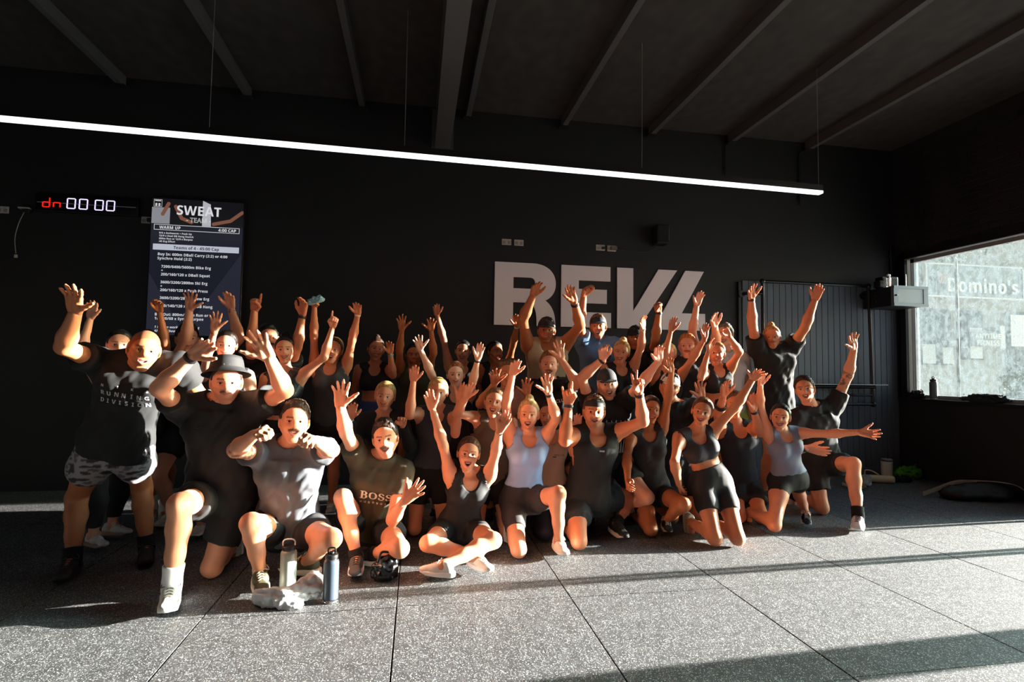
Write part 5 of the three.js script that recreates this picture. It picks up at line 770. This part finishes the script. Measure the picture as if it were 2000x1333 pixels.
crowd.A14 = person("dark-haired person in olive tank at the back with both hands spread high", {s:"#ab6a46",hair:["tied","#15110f"],m:0,pl:["spread",[0,0,1]],pr:["spread",[0,0,1]],top:{k:"tank",c:"#3a3a26",lo:0.011},bot:{k:"tights",c:"#101114"},shoe:["#17171a","#202024"],h:1.63,f:1},
  [-0.024,0.855,1.0,-0.024,1.32,1.0,-0.033,1.45,1.04,-0.109,0.835,1.0,0.061,0.835,1.0,-0.161,1.318,1.0,-0.166,1.492,1.219,-0.143,1.681,1.367,-0.154,1.84,1.429,0.113,1.322,1.0,0.155,1.479,1.228,0.123,1.685,1.349,0.122,1.818,1.457,-0.151,0.46,1.123,-0.139,0.085,0.98,-0.189,0.025,1.18,0.102,0.46,1.123,0.091,0.085,0.98,0.141,0.025,1.18]);
crowd.A15 = person("black-haired woman with fringe in black tank raising her right arm straight up", {s:"#cf8f70",hair:["tied","#0e0c0c"],m:1,hd:[-4,0,4],pl:["open",[0,0,1]],top:{k:"tank",c:"#101114",lo:0.011},bot:{k:"tights",c:"#101114"},shoe:["#17171a","#202024"],h:1.66,f:1},
  [0.471,0.864,0.75,0.471,1.337,0.75,0.469,1.508,0.79,0.385,0.844,0.75,0.557,0.844,0.75,0.332,1.347,0.75,0.267,1.633,0.762,0.194,1.887,0.785,0.169,2.021,0.893,0.611,1.327,0.75,0.671,1.05,0.72,0.681,0.817,0.79,0.681,0.642,0.81,0.341,0.464,0.883,0.355,0.085,0.73,0.305,0.025,0.93,0.601,0.464,0.883,0.587,0.085,0.73,0.637,0.025,0.93]);
crowd.A16 = person("fair auburn-haired woman in grey tank waving a hand with a black watch", {s:"#dcae98",hair:["back","#8a5836"],brow:"#7a5030",m:0,hd:[0,0,-3],pl:["spread",[0,0,1]],pr:["open",[0,0,1]],top:{k:"tank",c:"#34363b",lo:0.011},bot:{k:"tights",c:"#101114"},shoe:["#17171a","#202024"],watch:[["r","#0e0e10"]],h:1.62,f:1},
  [0.349,0.632,1.5,0.349,1.094,1.5,0.347,1.271,1.54,0.265,0.612,1.5,0.433,0.612,1.5,0.213,1.093,1.5,0.128,1.279,1.69,0.027,1.488,1.748,-0.011,1.631,1.832,0.486,1.095,1.5,0.479,1.213,1.752,0.506,1.415,1.878,0.539,1.58,1.907,0.151,0.349,1.757,0.205,0.085,1.45,0.155,0.025,1.65,0.548,0.349,1.757,0.493,0.085,1.45,0.543,0.025,1.65]);
crowd.A17 = person("blonde woman in slate tank and black shorts with raised bent arms", {s:"#cf8f70",hair:["back","#c09a5e"],brow:"#7a5c34",m:0,hd:[-2,0,2],pl:["open",[0,0,1]],pr:["open",[-0.3,0,1]],top:{k:"tank",c:"#3a3f4a",lo:0.011,hem:0.12},bot:{k:"tights",c:"#0f0f12",len:0.55},shoe:["#d8d6d2","#e6e4e0"],h:1.64,f:1,footUp:{l:[0.0,0.3,1.0],r:[0.0,0.3,1.0]}},
  [0.127,0.476,1.93,0.169,0.966,1.98,0.172,1.134,2.02,0.042,0.456,1.93,0.212,0.456,1.93,0.031,0.966,1.98,-0.045,0.973,2.252,-0.023,1.234,2.247,-0.016,1.383,2.332,0.307,0.967,1.98,0.304,0.829,2.226,0.331,1.088,2.214,0.385,1.249,2.247,0.012,0.065,2.023,0.012,0.095,1.641,0.012,-0.005,1.671,0.242,0.065,2.023,0.242,0.095,1.641,0.242,-0.005,1.671]);
crowd.A18 = person("laughing woman in black tank sitting cross-legged in white sneakers with arms raised", {near:1,s:"#cf8f70",hair:["back","#4a3020"],m:2,hd:[2,4,6],pl:["open",[0,0,1]],pr:["open",[-0.3,0.3,1]],top:{k:"tank",c:"#16171a",lo:0.011},bot:{k:"tights",c:"#121215",len:0.5},shoe:["#dedcd6","#ecebe8"],watch:[["r","#0e0e10"]],tat:[["ur",0.5,0.005],["ul",0.4,0.004]],h:1.66,f:1},
  [0.337,0.164,2.38,0.398,0.556,2.5,0.377,0.723,2.56,0.25,0.144,2.38,0.423,0.144,2.38,0.258,0.554,2.5,0.194,0.794,2.641,0.115,1.046,2.622,0.069,1.211,2.656,0.538,0.558,2.5,0.552,0.757,2.704,0.547,0.925,2.883,0.626,1.076,2.923,0.098,0.168,2.747,0.414,0.09,2.833,0.478,0.06,2.926,0.537,0.18,2.776,0.194,0.09,2.955,0.068,0.05,2.897]);
crowd.A19 = person("dark-haired woman at the back looking aside with white watch on raised arm", {s:"#ab6a46",hair:["tied","#120e0c"],m:1,hd:[32,2,0],pr:["open",[0,0,1]],top:{k:"tank",c:"#101114",lo:0.011},bot:{k:"tights",c:"#101114"},shoe:["#17171a","#202024"],watch:[["r","#d8d4c8",0.03]],h:1.64,f:1},
  [0.812,0.861,0.75,0.812,1.347,0.75,0.804,1.504,0.79,0.727,0.841,0.75,0.898,0.841,0.75,0.674,1.339,0.75,0.614,1.066,0.72,0.604,0.835,0.79,0.604,0.663,0.81,0.95,1.356,0.75,0.979,1.589,0.906,0.985,1.769,1.069,0.956,1.915,1.156,0.686,0.463,0.872,0.697,0.085,0.73,0.647,0.025,0.93,0.939,0.463,0.872,0.928,0.085,0.73,0.978,0.025,0.93]);
crowd.A20 = person("curly-haired person in dusty pink t-shirt with face behind raised hands", {s:"#c07c5c",hair:["shaggy","#6a4a2c"],m:0,hd:[6,0,0],pl:["spread",[0,0,1]],pr:["spread",[0,0,1]],top:{k:"tee",c:"#a88478"},bot:{k:"shorts",c:"#101114"},shoe:["#17171a","#202024"],h:1.68},
  [0.831,0.593,1.55,0.831,1.071,1.55,0.806,1.286,1.59,0.744,0.573,1.55,0.919,0.573,1.55,0.675,1.071,1.55,0.543,1.031,1.804,0.645,1.211,1.942,0.627,1.348,2.053,0.987,1.072,1.55,0.988,0.907,1.787,0.925,1.117,1.904,0.916,1.275,1.982,0.619,0.329,1.84,0.684,0.085,1.5,0.634,0.025,1.7,1.043,0.329,1.84,0.979,0.085,1.5,1.029,0.025,1.7]);
crowd.A21 = person("laughing woman in taupe tank with necklace behind the woman in black sitting cross-legged", {s:"#cf8f70",hair:["back","#7a5636"],m:2,hd:[-2,6,8],pl:["open",[0,0,1]],top:{k:"tank",c:"#57493e",lo:0.011},bot:{k:"tights",c:"#101114"},shoe:["#17171a","#202024"],h:1.63,f:1,footUp:{l:[0.0,0.3,1.0],r:[0.0,0.3,1.0]}},
  [0.612,0.453,2.004,0.635,0.914,2.05,0.622,1.058,2.09,0.527,0.433,2.004,0.697,0.433,2.004,0.499,0.935,2.05,0.311,0.988,2.25,0.366,1.124,2.442,0.395,1.262,2.539,0.771,0.893,2.05,0.831,0.622,2.02,0.841,0.392,2.09,0.841,0.221,2.11,0.497,0.065,2.16,0.497,0.095,1.781,0.497,-0.005,1.811,0.727,0.065,2.16,0.727,0.095,1.781,0.727,-0.005,1.811]);
crowd.A22 = person("laughing woman in light blue tank kneeling on one knee in cream sneakers", {near:1,s:"#cf8f70",hair:["bun","#a9895c"],brow:"#6a5030",m:2,hd:[-2,4,2],pl:["open",[0,0,1]],pr:["spread",[0,0,1]],top:{k:"tank",c:"#8ba6d6",lo:0.011,hem:0.22},bot:{k:"tights",c:"#2c2a2e",len:0.6,wa:0.3},shoe:["#e2ddd0","#e8e4da"],watch:[["r","#121214"]],h:1.68,f:1,footUp:{l:[0.0,0.35,1.0]}},
  [0.832,0.333,2.28,0.862,0.815,2.3,0.851,0.982,2.36,0.744,0.313,2.28,0.919,0.313,2.28,0.721,0.811,2.3,0.666,1.071,2.414,0.695,1.295,2.518,0.712,1.436,2.622,1.004,0.819,2.3,1.026,0.975,2.542,0.931,1.168,2.667,0.895,1.329,2.73,0.737,0.065,2.634,0.737,0.095,2.25,0.737,-0.005,2.28,1.012,0.457,2.662,1.044,0.09,2.568,1.058,0.04,2.727]);
crowd.A23 = person("dark-haired woman in cream tank and navy leggings behind the woman in light blue", {s:"#cf8f70",hair:["loose","#1c1412"],m:1,hd:[-4,0,-4],top:{k:"tank",c:"#c0a493",lo:0.011,hem:0.1,pr:[PR_REC]},bot:{k:"tights",c:"#232a3e",len:1.9},shoe:["#4a4068","#5a5078"],h:1.62,f:1,footUp:{l:[0.0,0.3,1.0],r:[0.0,0.3,1.0]}},
  [1.124,0.322,1.95,1.124,0.783,1.95,1.094,0.951,1.99,1.04,0.302,1.95,1.209,0.302,1.95,0.988,0.784,1.95,0.928,0.514,1.92,0.918,0.286,1.99,0.918,0.116,2.01,1.261,0.783,1.95,1.257,0.666,2.203,1.267,0.888,2.293,1.232,1.031,2.378,1.01,0.065,2.269,1.01,0.095,1.892,1.01,-0.005,1.922,1.239,0.065,2.269,1.239,0.095,1.892,1.239,-0.005,1.922]);
crowd.A24 = person("smiling man in backwards black cap and black sleeveless top kneeling on one knee", {near:1,s:"#c07c5c",hair:["short","#5a4028"],stub:0.3,brow:"#4a3420",m:1,hd:[4,2,2],hat:["capback","#17181b"],pl:["rock",[0,0,1]],pr:["peace",[0,0,1]],top:{k:"loosetank",c:"#121316",lo:0.013,pr:[PR_TINY]},bot:{k:"shorts",c:"#15161a",len:0.46},shoe:["#121214","#d8d4c8","#202022"],sock:["#101012",0.16],watch:[["l","#2c3440"],["r","#101012"]],h:1.8,footUp:{l:[0.0,0.35,1.0]}},
  [1.373,0.296,2.2,1.405,0.836,2.3,1.374,1.006,2.36,1.279,0.276,2.2,1.466,0.276,2.2,1.238,0.832,2.3,1.083,0.813,2.568,1.114,1.082,2.559,1.081,1.263,2.599,1.572,0.84,2.3,1.696,0.953,2.56,1.61,1.174,2.682,1.561,1.346,2.743,1.217,0.065,2.508,1.217,0.095,2.096,1.217,-0.005,2.126,1.87,0.295,1.988,1.611,0.1,2.223,1.62,0.03,2.369]);
crowd.A25 = person("big man in cream tank and dark cap, arms up before the wall letters", {b:1.08,s:"#ab6a46",hair:["short","#2a1c14"],stub:0.35,m:1,hd:[0,2,0],hat:["cap","#1e1420"],pl:["open",[0.2,0,1]],pr:["open",[0,0,1]],top:{k:"loosetank",c:"#b8ab8c",lo:0.013},bot:{k:"shorts",c:"#101114"},shoe:["#17171a","#202024"],watch:[["r","#14140f"]],h:1.86},
  [1.253,0.977,1.25,1.253,1.575,1.25,1.241,1.709,1.29,1.156,0.957,1.25,1.349,0.957,1.25,1.066,1.565,1.25,0.976,1.808,1.437,1.034,2.011,1.614,1.048,2.139,1.761,1.439,1.585,1.25,1.517,1.76,1.506,1.411,1.951,1.673,1.327,2.119,1.726,1.115,0.521,1.37,1.126,0.085,1.23,1.076,0.025,1.43,1.39,0.521,1.37,1.379,0.085,1.23,1.429,0.025,1.43]);
crowd.A26 = person("open-mouthed man in blue t-shirt and navy cap at the back", {s:"#c07c5c",hair:["short","#6a4a28"],stub:0.2,m:2,hd:[-4,2,-3],hat:["cap","#1c2434"],pl:["relax",[0.3,0,1]],top:{k:"tee",c:"#5d7ea6",pr:[PR_TRUE]},bot:{k:"shorts",c:"#101114"},shoe:["#17171a","#202024"],h:1.88},
  [1.869,0.987,1.0,1.869,1.61,1.0,1.854,1.785,1.04,1.772,0.967,1.0,1.967,0.967,1.0,1.695,1.612,1.0,1.6,1.815,1.234,1.599,2.067,1.35,1.594,2.184,1.509,2.044,1.608,1.0,2.104,1.294,0.97,2.114,1.03,1.04,2.114,0.833,1.06,1.731,0.526,1.119,1.742,0.085,0.98,1.692,0.025,1.18,2.008,0.526,1.119,1.997,0.085,0.98,2.047,0.025,1.18]);
crowd.A27 = person("ginger man in black lettered t-shirt raising his left arm below the cream tank", {s:"#d59a80",hair:["short","#8a5a2a"],beard:["beard","#8a5428"],m:1,hd:[0,0,0],pr:["spread",[0,0,1]],top:{k:"tee",c:"#101114",pr:[PR_CLUB]},bot:{k:"shorts",c:"#101114"},shoe:["#17171a","#202024"],h:1.72},
  [1.214,0.678,1.55,1.214,1.168,1.55,1.197,1.376,1.59,1.125,0.658,1.55,1.304,0.658,1.55,1.055,1.157,1.55,0.995,0.87,1.52,0.985,0.628,1.59,0.985,0.447,1.61,1.374,1.179,1.55,1.405,1.198,1.844,1.256,1.427,1.809,1.218,1.603,1.81,1.007,0.371,1.819,1.065,0.085,1.5,1.015,0.025,1.7,1.422,0.371,1.819,1.364,0.085,1.5,1.414,0.025,1.7]);
crowd.A28 = person("shouting older man in black cap and black t-shirt with white line print", {s:"#d59a80",hair:["crop","#7a7068"],stub:0.3,brow:"#6a5c50",m:2,hd:[8,-2,-6],hat:["cap","#15161a"],pl:["relax",[0,0,1]],pr:["open",[0,0,1]],top:{k:"tee",c:"#111216",pr:[PR_LINES]},bot:{k:"shorts",c:"#101114"},shoe:["#17171a","#202024"],watch:[["l","#101012"]],h:1.74},
  [1.655,0.55,1.9,1.655,1.046,1.9,1.634,1.212,1.94,1.564,0.53,1.9,1.745,0.53,1.9,1.491,1.032,1.9,1.373,1.273,2.033,1.508,1.428,2.189,1.471,1.583,2.279,1.819,1.06,1.9,1.857,1.229,2.144,1.941,1.417,2.298,1.894,1.562,2.399,1.43,0.307,2.221,1.504,0.085,1.85,1.454,0.025,2.05,1.879,0.307,2.221,1.805,0.085,1.85,1.855,0.025,2.05]);
crowd.A29 = person("blonde woman with top bun and black tank waving a hand with a pale watch", {s:"#cf8f70",hair:["bun","#b89058"],brow:"#7a5c34",m:1,hd:[-4,0,8],pr:["open",[0.4,0,1]],top:{k:"tank",c:"#131418",lo:0.011},bot:{k:"tights",c:"#101114"},shoe:["#17171a","#202024"],watch:[["r","#c8c0b0",0.03]],h:1.66,f:1},
  [1.954,0.871,1.4,1.954,1.354,1.4,1.953,1.508,1.44,1.867,0.851,1.4,2.04,0.851,1.4,1.814,1.346,1.4,1.754,1.069,1.37,1.744,0.836,1.44,1.744,0.662,1.46,2.093,1.361,1.4,2.089,1.564,1.601,2.029,1.725,1.776,1.987,1.865,1.872,1.826,0.468,1.522,1.837,0.085,1.38,1.787,0.025,1.58,2.081,0.468,1.522,2.07,0.085,1.38,2.12,0.025,1.58]);
crowd.A30 = person("man in black cap at the back with raised fist and black watch", {s:"#ab6a46",hair:["short","#1a1410"],m:0,hd:[-8,0,0],hat:["cap","#0e0f12"],pr:["fist",[0,0,1]],top:{k:"tee",c:"#101114"},bot:{k:"shorts",c:"#101114"},shoe:["#17171a","#202024"],watch:[["r","#0e0e10"]],h:1.82},
  [2.329,0.956,0.95,2.329,1.496,0.95,2.287,1.68,0.99,2.234,0.936,0.95,2.423,0.936,0.95,2.16,1.493,0.95,2.1,1.189,0.92,2.09,0.933,0.99,2.09,0.742,1.01,2.498,1.499,0.95,2.415,1.661,1.205,2.432,1.948,1.248,2.348,2.085,1.351,2.193,0.51,1.07,2.204,0.085,0.93,2.154,0.025,1.13,2.464,0.51,1.07,2.453,0.085,0.93,2.503,0.025,1.13]);
crowd.A31 = person("blonde woman in black tank half hidden behind the raised hands beside the ginger man", {s:"#c07c5c",hair:["back","#c8a468"],m:0,hd:[-10,4,0],pl:["open",[0,0,1]],pr:["open",[0,0,1]],top:{k:"tank",c:"#101114",lo:0.011},bot:{k:"tights",c:"#101114"},shoe:["#17171a","#202024"],h:1.64,f:1},
  [2.44,0.817,1.4,2.44,1.285,1.4,2.437,1.497,1.44,2.355,0.797,1.4,2.526,0.797,1.4,2.294,1.283,1.4,2.309,1.461,1.618,2.359,1.714,1.665,2.38,1.883,1.695,2.587,1.287,1.4,2.599,1.457,1.625,2.647,1.647,1.768,2.651,1.818,1.788,2.304,0.441,1.571,2.325,0.085,1.38,2.275,0.025,1.58,2.577,0.441,1.571,2.556,0.085,1.38,2.606,0.025,1.58]);
crowd.A32 = person("ginger bearded man in dark grey t-shirt looking ahead with left arm up", {s:"#d59a80",hair:["short","#a86a34"],beard:["beard","#9a5c2a"],m:0,hd:[-4,0,0],pr:["open",[0,0,1]],top:{k:"tee",c:"#24262b"},bot:{k:"shorts",c:"#101114"},shoe:["#17171a","#202024"],h:1.72},
  [2.712,0.903,1.3,2.712,1.412,1.3,2.696,1.588,1.34,2.622,0.883,1.3,2.801,0.883,1.3,2.549,1.388,1.3,2.489,1.101,1.27,2.479,0.86,1.34,2.479,0.679,1.36,2.875,1.435,1.3,2.784,1.741,1.277,2.807,2.01,1.327,2.813,2.167,1.416,2.581,0.484,1.422,2.592,0.085,1.28,2.542,0.025,1.48,2.843,0.484,1.422,2.831,0.085,1.28,2.881,0.025,1.48]);
crowd.A33 = person("smiling woman in black strappy bra with pendant holding both hands above her head", {s:"#c07c5c",hair:["tied","#9a6c40"],m:1,hd:[0,2,4],pl:["open",[0.5,0,1]],pr:["relax",[-0.4,0,1]],top:{k:"bra",c:"#101114",lo:0.009},bot:{k:"tights",c:"#101114"},shoe:["#17171a","#202024"],h:1.62,f:1},
  [2.928,0.851,1.5,2.928,1.353,1.5,2.9,1.514,1.54,2.844,0.831,1.5,3.012,0.831,1.5,2.792,1.341,1.5,2.634,1.282,1.722,2.687,1.532,1.764,2.662,1.671,1.859,3.064,1.365,1.5,3.032,1.531,1.722,2.866,1.678,1.812,2.755,1.796,1.867,2.802,0.458,1.623,2.814,0.085,1.48,2.764,0.025,1.68,3.054,0.458,1.623,3.042,0.085,1.48,3.092,0.025,1.68]);
crowd.A34 = person("grey-bearded man in pale grey t-shirt behind the woman in the strappy bra", {s:"#d59a80",hair:["short","#5c544c"],beard:["beard","#8a8078"],m:1,hd:[-10,0,0],pl:["open",[0,0,1]],top:{k:"tee",c:"#a8a8aa"},bot:{k:"shorts",c:"#7f9a3c"},shoe:["#17171a","#202024"],h:1.86},
  [3.272,0.964,1.1,3.272,1.494,1.1,3.231,1.727,1.14,3.176,0.944,1.1,3.369,0.944,1.1,3.092,1.496,1.1,3.001,1.645,1.368,2.869,1.784,1.566,2.776,1.91,1.682,3.452,1.492,1.1,3.512,1.181,1.07,3.522,0.92,1.14,3.522,0.724,1.16,3.131,0.514,1.239,3.146,0.085,1.08,3.096,0.025,1.28,3.414,0.514,1.239,3.399,0.085,1.08,3.449,0.025,1.28]);
crowd.A35 = person("bearded man with topknot and black t-shirt stretching both arms high before the panelling", {b:1.06,s:"#c07c5c",hair:["bun","#a07848"],beard:["beard","#8a5a30"],m:0,hd:[2,-2,-3],pl:["spread",[0,0,1]],pr:["open",[-0.6,0,0.8]],top:{k:"tee",c:"#141518"},bot:{k:"shorts",c:"#15161a"},shoe:["#1a1a1e","#8a8a8e"],watch:[["l","#0e0e10",0.02]],tat:[["fl",0.45,0.02,1]],h:1.86},
  [3.769,0.977,1.2,3.769,1.589,1.2,3.717,1.712,1.24,3.673,0.957,1.2,3.866,0.957,1.2,3.568,1.579,1.2,3.443,1.851,1.312,3.364,2.094,1.416,3.292,2.231,1.535,3.97,1.598,1.2,3.961,1.814,1.437,4.012,2.094,1.522,4.002,2.256,1.63,3.632,0.521,1.32,3.643,0.085,1.18,3.593,0.025,1.38,3.907,0.521,1.32,3.896,0.085,1.18,3.946,0.025,1.38]);
crowd.A36 = person("woman in charcoal tank kneeling with left arm straight up beside the backwards cap", {near:1,s:"#ab6a46",hair:["back","#3a281c"],m:1,hd:[18,2,6],pl:["relax",[1,0,0]],pr:["open",[0,0,1]],top:{k:"tank",c:"#26262a",lo:0.011},bot:{k:"tights",c:"#141417",len:0.4},shoe:["#121214","#c8c0b0"],h:1.66,f:1,footUp:{l:[0.0,0.35,1.0]}},
  [2.014,0.294,2.0,1.95,0.817,2.05,1.964,1.002,2.09,1.928,0.274,2.0,2.101,0.274,2.0,1.813,0.789,2.05,1.688,0.636,2.256,1.623,0.486,2.44,1.561,0.436,2.595,2.087,0.844,2.05,2.096,1.111,2.153,2.068,1.327,2.266,2.003,1.476,2.328,1.886,0.065,2.276,1.886,0.095,1.897,1.886,-0.005,1.927,2.083,0.301,2.452,2.057,0.1,2.186,2.027,0.03,2.285]);
crowd.A37 = person("man in white cap and black t-shirt leaning between the kneeling women", {s:"#c07c5c",hair:["short","#2a1c14"],m:1,hd:[14,0,10],hat:["cap","#d8d2c8"],pr:["spread",[0,0,1]],top:{k:"tee",c:"#0f1013"},bot:{k:"shorts",c:"#101114"},shoe:["#17171a","#202024"],h:1.74,footUp:{l:[0.0,0.3,1.0],r:[0.0,0.3,1.0]}},
  [2.348,0.492,1.82,2.348,0.987,1.82,2.248,1.188,1.86,2.258,0.472,1.82,2.439,0.472,1.82,2.183,0.964,1.82,2.123,0.674,1.79,2.113,0.429,1.86,2.113,0.246,1.88,2.513,1.011,1.82,2.451,0.87,2.076,2.392,1.104,2.166,2.35,1.278,2.201,2.228,0.065,1.948,2.228,0.095,1.542,2.228,-0.005,1.572,2.469,0.065,1.948,2.469,0.095,1.542,2.469,-0.005,1.572]);
crowd.A38 = person("smiling woman in charcoal sports bra and high-waisted shorts kneeling on both knees", {near:1,s:"#c07c5c",hair:["back","#5a3a22"],m:1,hd:[-2,2,10],pl:["relax",[1,0,0]],pr:["spread",[-0.3,0,1]],top:{k:"bra",c:"#2c2c33",lo:0.009,hem:0.5},bot:{k:"tights",c:"#1b1b1f",len:0.5,wa:0.36},shoe:["#b8b0a0","#c8c0b0"],h:1.68,f:1,footUp:{l:[0.0,0.35,1.0],r:[0.0,0.35,1.0]}},
  [2.389,0.432,2.33,2.263,0.818,2.3,2.294,1.006,2.35,2.301,0.412,2.33,2.476,0.412,2.33,2.122,0.802,2.3,1.985,0.629,2.487,2.081,0.431,2.372,2.158,0.322,2.256,2.404,0.835,2.3,2.54,1.054,2.43,2.65,1.283,2.501,2.647,1.377,2.65,2.27,0.07,2.583,2.27,0.095,2.199,2.27,-0.005,2.229,2.451,0.07,2.593,2.451,0.095,2.209,2.451,-0.005,2.239]);
crowd.A39 = person("person in navy sleeveless top kneeling with face behind a raised arm", {s:"#c07c5c",hair:["short","#5a3c24"],m:0,hd:[14,0,0],pl:["open",[0,0,1]],pr:["open",[0,0,1]],top:{k:"tank",c:"#161b28",lo:0.011},bot:{k:"shorts",c:"#101114",len:0.55},shoe:["#17171a","#202024"],watch:[["r","#0e0e10"],["l","#0e0e10",0.5]],h:1.7,footUp:{l:[0.0,0.35,1.0],r:[0.0,0.35,1.0]}},
  [3.014,0.295,1.75,2.94,0.816,1.8,2.89,1.032,1.84,2.926,0.275,1.75,3.103,0.275,1.75,2.782,0.811,1.8,2.635,0.952,2.009,2.588,1.132,2.179,2.565,1.29,2.258,3.098,0.821,1.8,3.007,0.805,2.077,2.885,1.009,2.159,2.852,1.179,2.204,2.844,0.07,2.006,2.844,0.095,1.618,2.844,-0.005,1.648,3.021,0.07,2.061,3.021,0.095,1.672,3.021,-0.005,1.702]);
crowd.A40 = person("smiling dark-haired woman in blue-grey tank kneeling with one arm stretched sideways", {near:1,s:"#cf8f70",hair:["pony","#1a1211"],m:1,hd:[-2,2,4],pl:["open",[0,0,1]],pr:["spread",[0,0.25,1]],top:{k:"tank",c:"#767e94",lo:0.011,hem:0.14},bot:{k:"tights",c:"#141417",len:0.32},shoe:["#15151a","#d0d0d4"],h:1.64,f:1,footUp:{l:[0.0,0.35,1.0]}},
  [3.262,0.402,2.1,3.197,0.802,2.1,3.147,0.946,2.15,3.176,0.382,2.1,3.347,0.382,2.1,3.059,0.798,2.1,2.949,1.053,2.152,2.862,1.234,2.288,2.811,1.355,2.4,3.335,0.806,2.1,3.438,0.827,2.362,3.544,0.864,2.577,3.666,0.85,2.698,2.968,0.07,2.309,2.968,0.095,1.935,2.968,-0.005,1.965,3.575,0.232,1.801,3.412,0.09,2.116,3.301,0.03,2.268]);
crowd.A41 = person("man in black t-shirt kneeling on one knee with a tattooed arm raised by the panelling", {near:1,s:"#cf8f70",hair:["short","#2e2118"],brow:"#2e2118",m:2,hd:[-4,4,-10],pl:["open",[0,0.2,-1]],pr:["spread",[0,0,1]],top:{k:"tee",c:"#141518"},bot:{k:"shorts",c:"#15161a",len:0.6},shoe:["#c8c8c8","#ececec","#1a1a1c"],sock:["#121214",0.2],watch:[["l","#101012"]],tat:[["ur",0.75,0.03],["fr",0.15,0.03]],h:1.84,footUp:{l:[0.0,0.35,1.0]}},
  [3.902,0.469,1.7,3.809,0.955,1.75,3.674,1.178,1.79,3.806,0.449,1.7,3.997,0.449,1.7,3.602,0.901,1.75,3.504,0.611,1.831,3.459,0.668,2.093,3.538,0.649,2.269,4.016,1.01,1.75,4.109,1.321,1.832,4.072,1.565,1.949,4.002,1.734,2.011,3.81,0.07,1.829,3.81,0.095,1.407,3.81,-0.005,1.437,3.875,0.534,2.137,3.773,0.1,2.297,3.61,0.03,2.453]);
// pale blue face mask held up at the back
{ const m = clothLump('face_mask', 'pale blue face mask held up by the laughing woman in grey', 0x86b4c4, 0, 0, 0, 0.075, 0.06, 0.03, 31, 0, 'mask'), f = crowd.A10.frames.l; m.position.copy(f.w).addScaledVector(f.Y, 0.075).addScaledVector(f.Z, 0.05).add(v3(0.03, 0, 0)); m.rotation.z = 0.3; }
scene.traverse(o => { if (o.isMesh) { o.castShadow = true; o.receiveShadow = true; } });
renderer.render(scene, camera);
